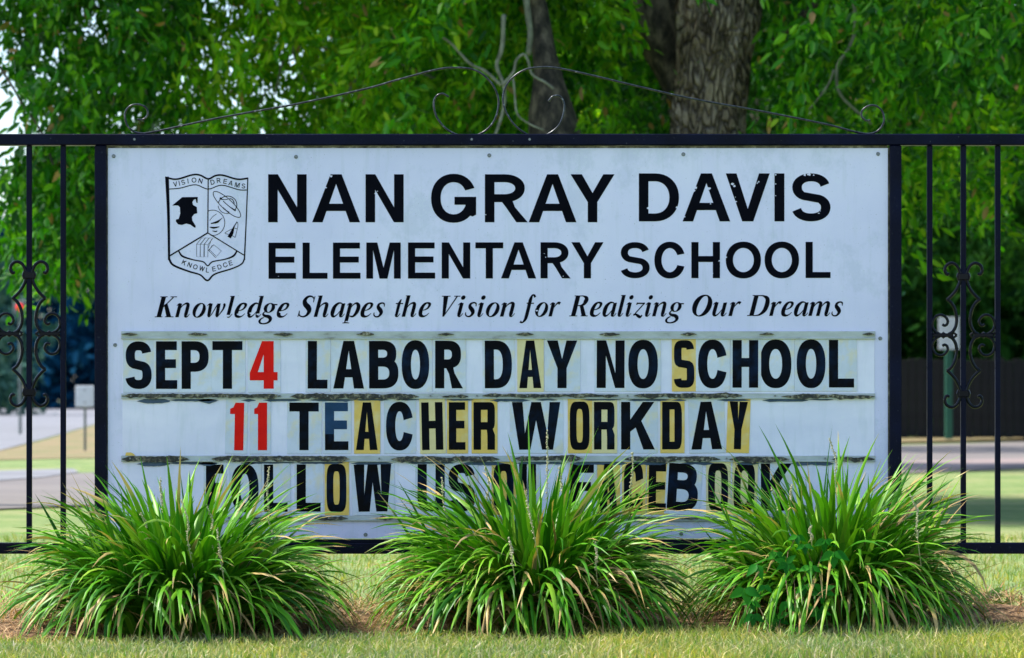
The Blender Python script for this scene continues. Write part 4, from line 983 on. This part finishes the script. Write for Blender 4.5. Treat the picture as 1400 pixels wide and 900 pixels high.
# --- creeper with lobed leaves in the right clump
def leaf_shape(L_, W_, cup=.2, k=5):
    vs, fs = [], []
    for i in range(k + 1):
        t = i / k; wdt = W_ / 2 * math.sin(math.pi * min(1, t ** .75)) * (1.12 - .3 * t) + .0003; z = -L_ * .22 * t * t
        vs += [(-wdt, t * L_, z + cup * wdt), (0, t * L_, z), (wdt, t * L_, z + cup * wdt)]
    for i in range(k):
        for j in (0, 1): fs.append((i * 3 + j, i * 3 + j + 1, (i + 1) * 3 + j + 1, (i + 1) * 3 + j))
    me = bpy.data.meshes.new('leaflet'); me.from_pydata(vs, [], fs); me.polygons.foreach_set('use_smooth', [True] * len(fs)); me.update(); return me
def aim(o, loc, d, rr, sc):
    y = Vector(d).normalized(); n = Vector((rr.uniform(-.4, .4), -1, .45 + rr.uniform(-.3, .3))); x = y.cross(n).normalized(); z = x.cross(y)
    from mathutils import Matrix
    m = Matrix((x, y, z)).transposed().to_4x4(); o.rotation_euler = m.to_euler(); o.location = loc; o.scale = (sc,) * 3
lm = leaf_shape(.062, .033); lm.materials.append(M['creeper'])
cr_ = empty('creeper_vine', (at(1060, 868, 9.0).x, 9.0, 0))
tag(cr_, 'dark green creeper with broad leaflets climbing the front of the right clump', 'vine')
spots = [(1035, 772), (1062, 755), (1075, 770), (1100, 745), (1108, 775), (1140, 755), (1045, 800), (1028, 822), (1075, 822), (1100, 830), (1030, 840), (1062, 845), (1125, 808), (1100, 800), (1018, 805), (1050, 860), (1085, 860), (1120, 835), (1128, 738), (1090, 732)]
rr = random.Random(4)
for (px, py) in spots:
    d = 9.17 + rr.uniform(-.05, .03); c = at(px, py, d)
    n_ = rr.choice([2, 3, 3, 5]); sc_ = rr.uniform(.55, 1.0) * (.8 if py > 810 else 1)
    m_ = MB(); m_.tube([Vector((c.x - cr_.location.x, c.y - 9.0, c.z)), Vector((c.x - cr_.location.x + rr.uniform(-.03, .03), c.y - 9 + .05, c.z - .05)), Vector((c.x - cr_.location.x + rr.uniform(-.04, .04), .12, max(.02, c.z - .12)))], .0012, 5); m_.build('stem', M['stem'], cr_)
    for k in range(n_):
        o = link('leaf', lm, None, cr_)
        a = (k - (n_ - 1) / 2) * R(62) + rr.uniform(-.25, .25)
        aim(o, (c.x - cr_.location.x, c.y - 9.0, c.z), (math.sin(a), -.35 + rr.uniform(-.2, .2), -math.cos(a) * .9), rr, sc_ * .86)
lm2 = leaf_shape(.036, .020); lm2.materials.append(M['seedling'])
for px, py, nm in ((1338, 822, 'small yellow-green seedling sprouting behind the straw, inside the right fence'), (1366, 815, 'taller bright seedling at the right edge behind the straw')):
    d = 9.9; c = at(px, py, d)
    e = empty('seedling', (c.x, d, bed_z(c.x, d))); tag(e, nm, 'seedling')
    zt = c.z - e.location.z
    m_ = MB(); m_.tube([(0, 0, 0), (.006, 0, zt * .5), (0, 0, zt)], .0014, 5); m_.build('stem', M['stem'], e)
    for k in range(18):
        o = link('leaf', lm2, None, e); a = rr.uniform(0, 6.283)
        aim(o, (rr.uniform(-.02, .02), rr.uniform(-.02, .02), zt - rr.uniform(-.015, .055)), (math.cos(a), math.sin(a) * .5, rr.uniform(-.1, .7)), rr, rr.uniform(.7, 1.25))
# ---------------------------------------------------------------- trees
def sprays(anchor, axis_len, k, leafL, leafW, droop=.7, spread=.5):
    """anchors (A,3) -> leaf mesh arrays: k leaves along a drooping twig each"""
    A = len(anchor)
    ax = rng.normal(0, 1, (A, 3)); ax[:, 2] = -np.abs(ax[:, 2]) * .6 - droop; ax /= np.linalg.norm(ax, axis=1)[:, None]
    t = rng.random((A, k)); ln = axis_len * rng.uniform(.6, 1.3, A)
    P_ = anchor[:, None, :] + ax[:, None, :] * (t * ln[:, None])[..., None] + rng.normal(0, leafL * .45, (A, k, 3))
    P_ = P_.reshape(-1, 3); n = len(P_)
    d = np.repeat(ax, k, 0) * .6 + rng.normal(0, spread, (n, 3)); d[:, 2] -= .35; d /= np.linalg.norm(d, axis=1)[:, None]
    r_ = rng.normal(0, 1, (n, 3)); s_ = np.cross(d, r_); s_ /= np.linalg.norm(s_, axis=1)[:, None]; nn = np.cross(s_, d)
    L_ = leafL * rng.uniform(.6, 1.25, n); W_ = leafW * rng.uniform(.7, 1.2, n)
    def pt(a, b, c): return P_ + d * (L_ * a)[:, None] + s_ * (W_ * b)[:, None] + nn * (W_ * c)[:, None]
    V = np.stack([pt(0, 0, 0), pt(.28, -.45, .16), pt(.68, -.38, .10), pt(1, 0, -.12), pt(.68, .38, .10), pt(.28, .45, .16)], 1).reshape(-1, 3)
    q_ = np.array([[0, 1, 2, 3], [0, 3, 4, 5]]); Fq = (q_[None] + (np.arange(n) * 6)[:, None, None]).reshape(-1, 4)
    return V, Fq
def add_crown(parent, anchors, axis_len, k, lL, lW, mat, name='crown', **kw):
    V, Fq = sprays(anchors, axis_len, k, lL, lW, **kw); V = V - np.array(parent.location)
    return tag(link(name, np_mesh(name, V, Fq), mat, parent), kind='stuff')
def trunk_mesh(path, rads, n=40, sub=10, rough=.06, f=5.0, seed=0):
    P_ = [Vector(v) for v in catmull([tuple(p) + (r_,) for p, r_ in zip(path, rads)], sub) for v in [v[:3]]]
    Q = catmull([tuple(p) + (r_,) for p, r_ in zip(path, rads)], sub); rr_ = [q_[3] for q_ in Q]
    vs, fs = [], []
    for i, p in enumerate(P_):
        t = (P_[min(i + 1, len(P_) - 1)] - P_[max(0, i - 1)]).normalized(); a = t.cross(Vector((0, 1, 0))).normalized(); b = t.cross(a)
        for k in range(n):
            an = k * 2 * math.pi / n; dr = a * math.cos(an) + b * math.sin(an)
            w0 = noise.noise(Vector((math.cos(an) * f * 1.3 + seed, math.sin(an) * f * 1.3, p.z * f * .55)))
            w1 = noise.noise(Vector((math.cos(an) * f * 3 + seed, math.sin(an) * f * 3, p.z * f * 1.4)))
            vs.append(p + dr * rr_[i] * (1 + rough * (abs(w0) * 2.2 + .8 * w1)))
    for i in range(len(P_) - 1):
        for k in range(n): fs.append((i * n + k, i * n + (k + 1) % n, (i + 1) * n + (k + 1) % n, (i + 1) * n + k))
    return vs, fs
def add_trunk(parent, path, rads, mat, name='trunk', **kw):
    vs, fs = trunk_mesh(path, rads, **kw); m_ = MB(); L_ = parent.location
    m_.add([v - L_ for v in vs], fs); return m_.build(name, M[mat], parent, True)
def limb(parent, pxs, d, r0, r1, mat='limb', dd=0.0):
    pts = [at(x, y, d + dd * i) - parent.location for i, (x, y) in enumerate(pxs)]
    pts = [Vector(v) for v in catmull([tuple(p) for p in pts], 5)]
    pts = [v + Vector((.012 * noise.noise(v * 6), 0, .012 * noise.noise(v * 6 + Vector((9, 0, 0))))) for v in pts]
    n = len(pts); r0 *= .68; r1 *= .68; m_ = MB(); m_.tube(pts, [r0 + (r1 - r0) * i / (n - 1) for i in range(n)], 6)
    return m_.build('branch', M[mat], parent, True)
def pick(n, fn):
    """rejection sample n anchor points from fn() -> (x,y,z, keep)"""
    out = []
    while sum(map(len, out)) < n:
        p, k = fn(n); out.append(p[k])
    return np.concatenate(out)[:n]
def proj(p): return 700 + p[:, 0] / p[:, 1] * F, HZ - (p[:, 2] - CH) / p[:, 1] * F
def nz(p, s, o=0.0): return np.array([noise.noise(Vector((a * s + o, b * s, c * s))) for a, b, c in p])

# --- big double-trunked oak, right
t1 = empty('oak_tree', (1.27, 20.0, 0)); tag(t1, 'big oak with thick rough grey forked trunk behind the sign, right of centre', 'tree')
add_trunk(t1, [at(968, 900, 20), at(968, 300, 20), at(968, 180, 20), at(975, 100, 20), at(982, 0, 20), at(990, -180, 20.2), at(1000, -600, 20.6)], [.34, .25, .215, .215, .235, .24, .18], 'bark', rough=.10, n=96, sub=34, f=5)
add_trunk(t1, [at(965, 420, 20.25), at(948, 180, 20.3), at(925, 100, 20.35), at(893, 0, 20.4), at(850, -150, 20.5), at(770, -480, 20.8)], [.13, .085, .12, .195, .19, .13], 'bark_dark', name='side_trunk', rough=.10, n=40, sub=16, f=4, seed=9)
limb(t1, [(1190, 170), (1150, 130), (1145, 90), (1170, 40), (1160, -60)], 19.6, .012, .02); limb(t1, [(1105, 150), (1130, 120), (1140, 95)], 19.6, .006, .012)
limb(t1, [(1052, 60), (1100, 20), (1180, -60), (1260, -200)], 20.2, .03, .05, 'bark_dark')
def f1(n):
    p = np.column_stack([rng.uniform(-.6, 6.5, n), rng.uniform(18.0, 22.8, n), rng.uniform(.9, 7.2, n)])
    X, Y = proj(p); dens = nz(p, 1.5) * .5 + nz(p, 3.6, 9) + .10
    low = np.where(X < 1000, 205, 330) + 50 * np.sin(X / 37)                 # hanging lower edge
    low = np.where(X > 1225, 250 + 35 * np.sin(X / 21) + np.clip(1275 - X, 0, 50) * 1.0, low)
    k = (Y < low) & (dens > .15)
    k &= ~((np.abs(X - 975 - (100 - Y) * .05) < 72) & (p[:, 1] < 19.9) & (Y > -210) & (Y < 185) & (rng.random(n) < .985))   # trunk stays in view
    k &= ~((X > 815) & (X < 940) & (Y < 175) & (Y > -160) & (p[:, 1] < 20.3) & (rng.random(n) < .90))
    k &= ~((X > 665) & (X < 815) & (Y < 178) & (Y > -150) & (p[:, 1] < 19.5) & (rng.random(n) < .97))
    k &= ~((X > 735) & (X < 935) & (p[:, 1] < 20.0) & (rng.random(n) < .35))
    return p, k
a_ = pick(4600, f1)
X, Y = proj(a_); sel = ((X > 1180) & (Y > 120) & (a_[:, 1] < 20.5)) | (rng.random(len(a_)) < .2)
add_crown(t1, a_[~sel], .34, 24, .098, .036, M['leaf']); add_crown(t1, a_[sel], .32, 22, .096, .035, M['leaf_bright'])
# --- slimmer tree with mossy trunk, centre
t2 = empty('slim_tree', (at(755, 0, 19.2).x, 19.2, 0)); tag(t2, 'slimmer mossy trunk with pale bare twigs rising behind the middle of the sign', 'tree')
add_trunk(t2, [at(775, 900, 19.2), at(768, 300, 19.2), at(757, 180, 19.2), at(748, 95, 19.2), at(735, 20, 19.3), at(722, -60, 19.3), at(690, -400, 19.5)], [.20, .18, .15, .078, .066, .06, .045], 'bark_dark', n=32, sub=12, seed=3)
limb(t2, [(723, 75), (725, 50), (722, 20), (712, -40)], 18.9, .022, .030)
limb(t2, [(640, 30), (690, 20), (684, 70), (680, 90), (688, 118), (687, 150), (675, 190)][1:], 18.6, .020, .012)
limb(t2, [(600, 48), (618, 60), (640, 85), (662, 96), (684, 118)], 18.6, .010, .014)
limb(t2, [(688, 118), (703, 100), (707, 83), (716, 74), (722, 82), (728, 100), (745, 112), (756, 122)], 18.5, .012, .010)
limb(t2, [(702, 108), (704, 140), (708, 158), (722, 168), (742, 178)], 18.5, .009, .007)
def f2(n):
    p = np.column_stack([rng.uniform(-1.6, .75, n), rng.uniform(19, 24, n), rng.uniform(1.4, 6.5, n)])
    X, Y = proj(p); dens = nz(p, 1.3, 5)
    k = (dens > -.12) & (Y < 250 + 40 * np.sin(X / 31)); k &= ~((np.abs(X - 735) < 75) & (p[:, 1] < 19.6) & (Y > -150) & (rng.random(n) < .9))
    k &= ~((X > 680) & (X < 790) & (Y > 60) & (p[:, 1] < 20.6))
    return p, k
add_crown(t2, pick(1100, f2), .34, 24, .095, .036, M['leaf_bright'])
# --- left tree: airy crown with sky showing through
t3 = empty('broad_tree', (at(-260, 0, 21).x, 21, 0)); tag(t3, 'leafy tree at left whose crown lets bright sky through and hangs beside the sign', 'tree')
add_trunk(t3, [at(-260, 900, 21), at(-255, 450, 21), at(-240, 250, 21), at(-200, -40, 21), at(-150, -400, 21.2)], [.2, .17, .13, .08, .06], 'bark_dark', n=28, sub=8, seed=5)
for pts, r0, r1 in ([[(210, 185), (200, 120), (215, 60), (240, 0)], .014, .02], [[(430, 130), (400, 70), (415, 30), (430, -30)], .010, .016], [[(375, 130), (385, 90), (400, 70)], .010, .012], [[(250, 50), (290, 58), (330, 66)], .008, .01],
                    [[(240, 30), (260, 52), (270, 60)], .008, .008], [[(-240, 150), (-60, -60), (180, -120), (430, -90), (620, -60)], .06, .03], [[(500, 50), (540, 85), (600, 110)], .008, .01], [[(460, 150), (490, 100), (500, 40)], .010, .014], [[(350, 150), (365, 120)], .008, .006]):
    limb(t3, pts, 20.2, r0, r1)
limb(t3, [(-40, 30), (0, 92), (30, 140), (58, 182), (75, 230)], 19.0, .012, .010, 'bark_dark')
def f3(n):
    p = np.column_stack([rng.uniform(-4.6, .1, n), rng.uniform(18.6, 22.6, n), rng.uniform(1.0, 7.0, n)])
    X, Y = proj(p); dens = nz(p, 1.9, 11) * .7 + .6 * nz(p, 4.0, 2)
    edge = np.where(X < 45, 250 - (45 - X) * 6.5, 1000)
    low = np.where(X < 200, 335 - .9 * np.abs(X - 95) + 22 * np.sin(X / 11), 270)
    th = np.where((X > 265) & (X < 640), -.04 + .10 * np.exp(-((X - 470) / 110) ** 2), -.14)
    k = (Y < low) & (dens > th) & ~((X < 50) & (Y > 55 + X * 1.2) & (Y < 225)) & ~((X < 36) & (Y >= 225) & (Y < 268))
    k &= ~((X > 640) & (X < 815) & (Y < 185) & (Y > -150) & (p[:, 1] < 19.5) & (rng.random(n) < .97))
    k &= ~((X < 20) & (Y > 290)) & ~((X < 14) & (Y > -5) & (Y < 40))
    return p, k
a_ = pick(4300, f3); X, Y = proj(a_)
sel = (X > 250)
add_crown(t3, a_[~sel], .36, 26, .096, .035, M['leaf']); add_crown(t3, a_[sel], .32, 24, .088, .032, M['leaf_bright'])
lo_ = pick(130, lambda n: (lambda p: (p, (lambda X, Y: (X > 30) & (X < 135) & (Y > 180) & (Y < 360) & (Y < 400 - .012 * (X - 100) ** 2 + 5 * np.sin(X)))(*proj(p))))(np.column_stack([rng.uniform(-3.6, -2.2, n), rng.uniform(18.6, 21, n), rng.uniform(1.2, 2.8, n)])))
add_crown(t3, lo_, .36, 26, .096, .035, M['leaf'])

# --- trees further back
back = [(1.6, 33, 'dark leafy tree further back between the two trunks', 2.4), (5.9, 31, 'leafy tree further back, hanging over the right fence pickets', 3.0),
        (6.9, 60.5, 'tree rising behind the dark board fence near the white sign with the green post', 4.2), (3.4, 44, 'deep green tree far behind the thick forked trunk', 4.2), (9.4, 52, 'tall shade tree at the right edge, just in front of the dark board fence', 4.0)]
for i, (x, y, lab, rad) in enumerate(back):
    t = empty('shade_tree', (x, y, 0)); tag(t, lab, 'tree', 'trees in the wood behind the lawn')
    add_trunk(t, [(x, y, -.1), (x + .1, y, 2.5), (x, y, 6), (x + .2, y, 9)], [.22, .17, .13, .06], 'bark_dark', n=14, sub=4, seed=i)
    def fb(n):
        v = rng.normal(0, 1, (n, 3)); v /= np.linalg.norm(v, axis=1)[:, None]; v *= rng.uniform(.35, 1, n)[:, None] ** .5
        p = np.column_stack([x + v[:, 0] * rad, y + v[:, 1] * rad * .7, 6.3 + v[:, 2] * 3.9])
        return p, nz(p, .8, i * 3) > -.2
    a_ = pick(900, fb)
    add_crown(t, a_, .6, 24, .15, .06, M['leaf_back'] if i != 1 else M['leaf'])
# --- far woods
def woods(name, x0, x1, y0, y1, zt, n, mat, lab, size, k=14, seed=0, edge=0):
    def fw(m_):
        p = np.column_stack([rng.uniform(x0, x1, m_), rng.uniform(y0, y1, m_), rng.uniform(0, zt * 1.25, m_)])
        top = zt * (.82 + .28 * np.array([noise.noise(Vector((a * .09 + seed, 3, 0))) + .4 * noise.noise(Vector((a * .3 + seed, 7, 0))) for a in p[:, 0]]))
        return p, p[:, 2] < top
    a_ = pick(n, fw); V, Fq = sprays(a_, size * 2, k, size, size * .6, droop=.2)
    V[:, 2] = np.maximum(V[:, 2], .02)
    o = link(name, np_mesh(name, V, Fq), mat); return tag(o, lab, kind='stuff')
woods('far_woods', -75, 20, 205, 235, 14.5, 3800, M['leaf_far'], 'blue-green line of woods far beyond the parking lot', .9, 16, 2)
woods('far_thicket', -30, -20.2, 130, 140, 8.6, 300, M['leaf_far_pale'], 'treetops with haze painted in as paler leaves at the far left edge', .45, 16, 5)
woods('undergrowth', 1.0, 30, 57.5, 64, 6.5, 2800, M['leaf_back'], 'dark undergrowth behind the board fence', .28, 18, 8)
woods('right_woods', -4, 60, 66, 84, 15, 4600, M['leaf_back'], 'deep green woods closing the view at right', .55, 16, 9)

# --- dark board fence at the wood edge, right
bf = empty('board_fence', (7.0, 56.3, 0)); tag(bf, 'board fence with its deep shade painted in as near-black boards, behind the lawn at right', 'fence')
bmsh = None
for i in range(96):
    if bmsh is None:
        mb = MB(); mb.box(-.067, .067, -.012, .012, .02, 1.38, .004); o = mb.build('board', M['fence_board'], bf); bmsh = o
    else: o = bmsh.copy(); C.collection.objects.link(o)
    o.location = (-3.8 + i * .142, rr.uniform(-.006, .006), rr.uniform(-.02, .02)); 
for z in (.4, 1.1):
    mb = MB(); mb.box(-3.9, 9.8, .014, .06, z - .05, z + .05); mb.build('fence_rail', M['fence_board'], bf)
for i in range(6):
    mb = MB(); mb.box(-3.9 + i * 2.7, -3.78 + i * 2.7, .064, .17, 0, 1.45); mb.build('fence_post', M['fence_board'], bf)
# --- two small road signs and a lamp, all far out of focus
def small_sign(name, x0, y0, x1, y1, d, label, pm, pw_, off=0.0):
    a = at(x0, y1, d); b = at(x1, y0, d); cx = (a.x + b.x) / 2
    e = empty(name, (cx, d, 0)); tag(e, label, 'sign')
    mb = MB(); mb.box(a.x - cx, b.x - cx, -.03, -.015, a.z, b.z, .005); mb.build('sign_plate', M['white_sign'], e)
    mb = MB(); mb.box(off - pw_ / 2, off + pw_ / 2, -.013, pw_ - .013, 0, b.z - .03, .004); mb.build('post', pm, e)
    mb = MB(); mb.tube([(off, -.036, b.z - .06), (off, -.01, b.z - .06)], .012, 6); mb.tube([(off, -.036, a.z + .06), (off, -.01, a.z + .06)], .012, 6); mb.build('bolts', M['bolt'], e)
small_sign('road_sign', 103.5, 527.5, 129, 556.5, 42.5, 'small blank white sign on a thin grey post, left of the school sign', M['grey_post'], .032)
small_sign('road_sign', 1283, 434, 1312, 478, 54.5, 'white sign on a thick green post behind the right fence ornament', M['green_post'], .115)
d = 62; c = at(27, 420, d); e = empty('signal_lamp', (c.x, d, 0)); tag(e, 'small red signal lamp seen through the left fence ornament', 'lamp')
mb = MB(); mb.tube([(0, .05, 0), (0, .05, c.z - .12)], .03, 8); mb.build('pole', M['grey_post'], e)
mb = MB(); mb.box(-.13, .13, -.02, .12, c.z - .13, c.z + .13, .02); mb.build('housing', M['grey_post'], e)
mb = MB(); mb.tube([(0, -.06, c.z), (0, -.021, c.z)], [.05, .072], 16); mb.build('lens', M['red'], e)
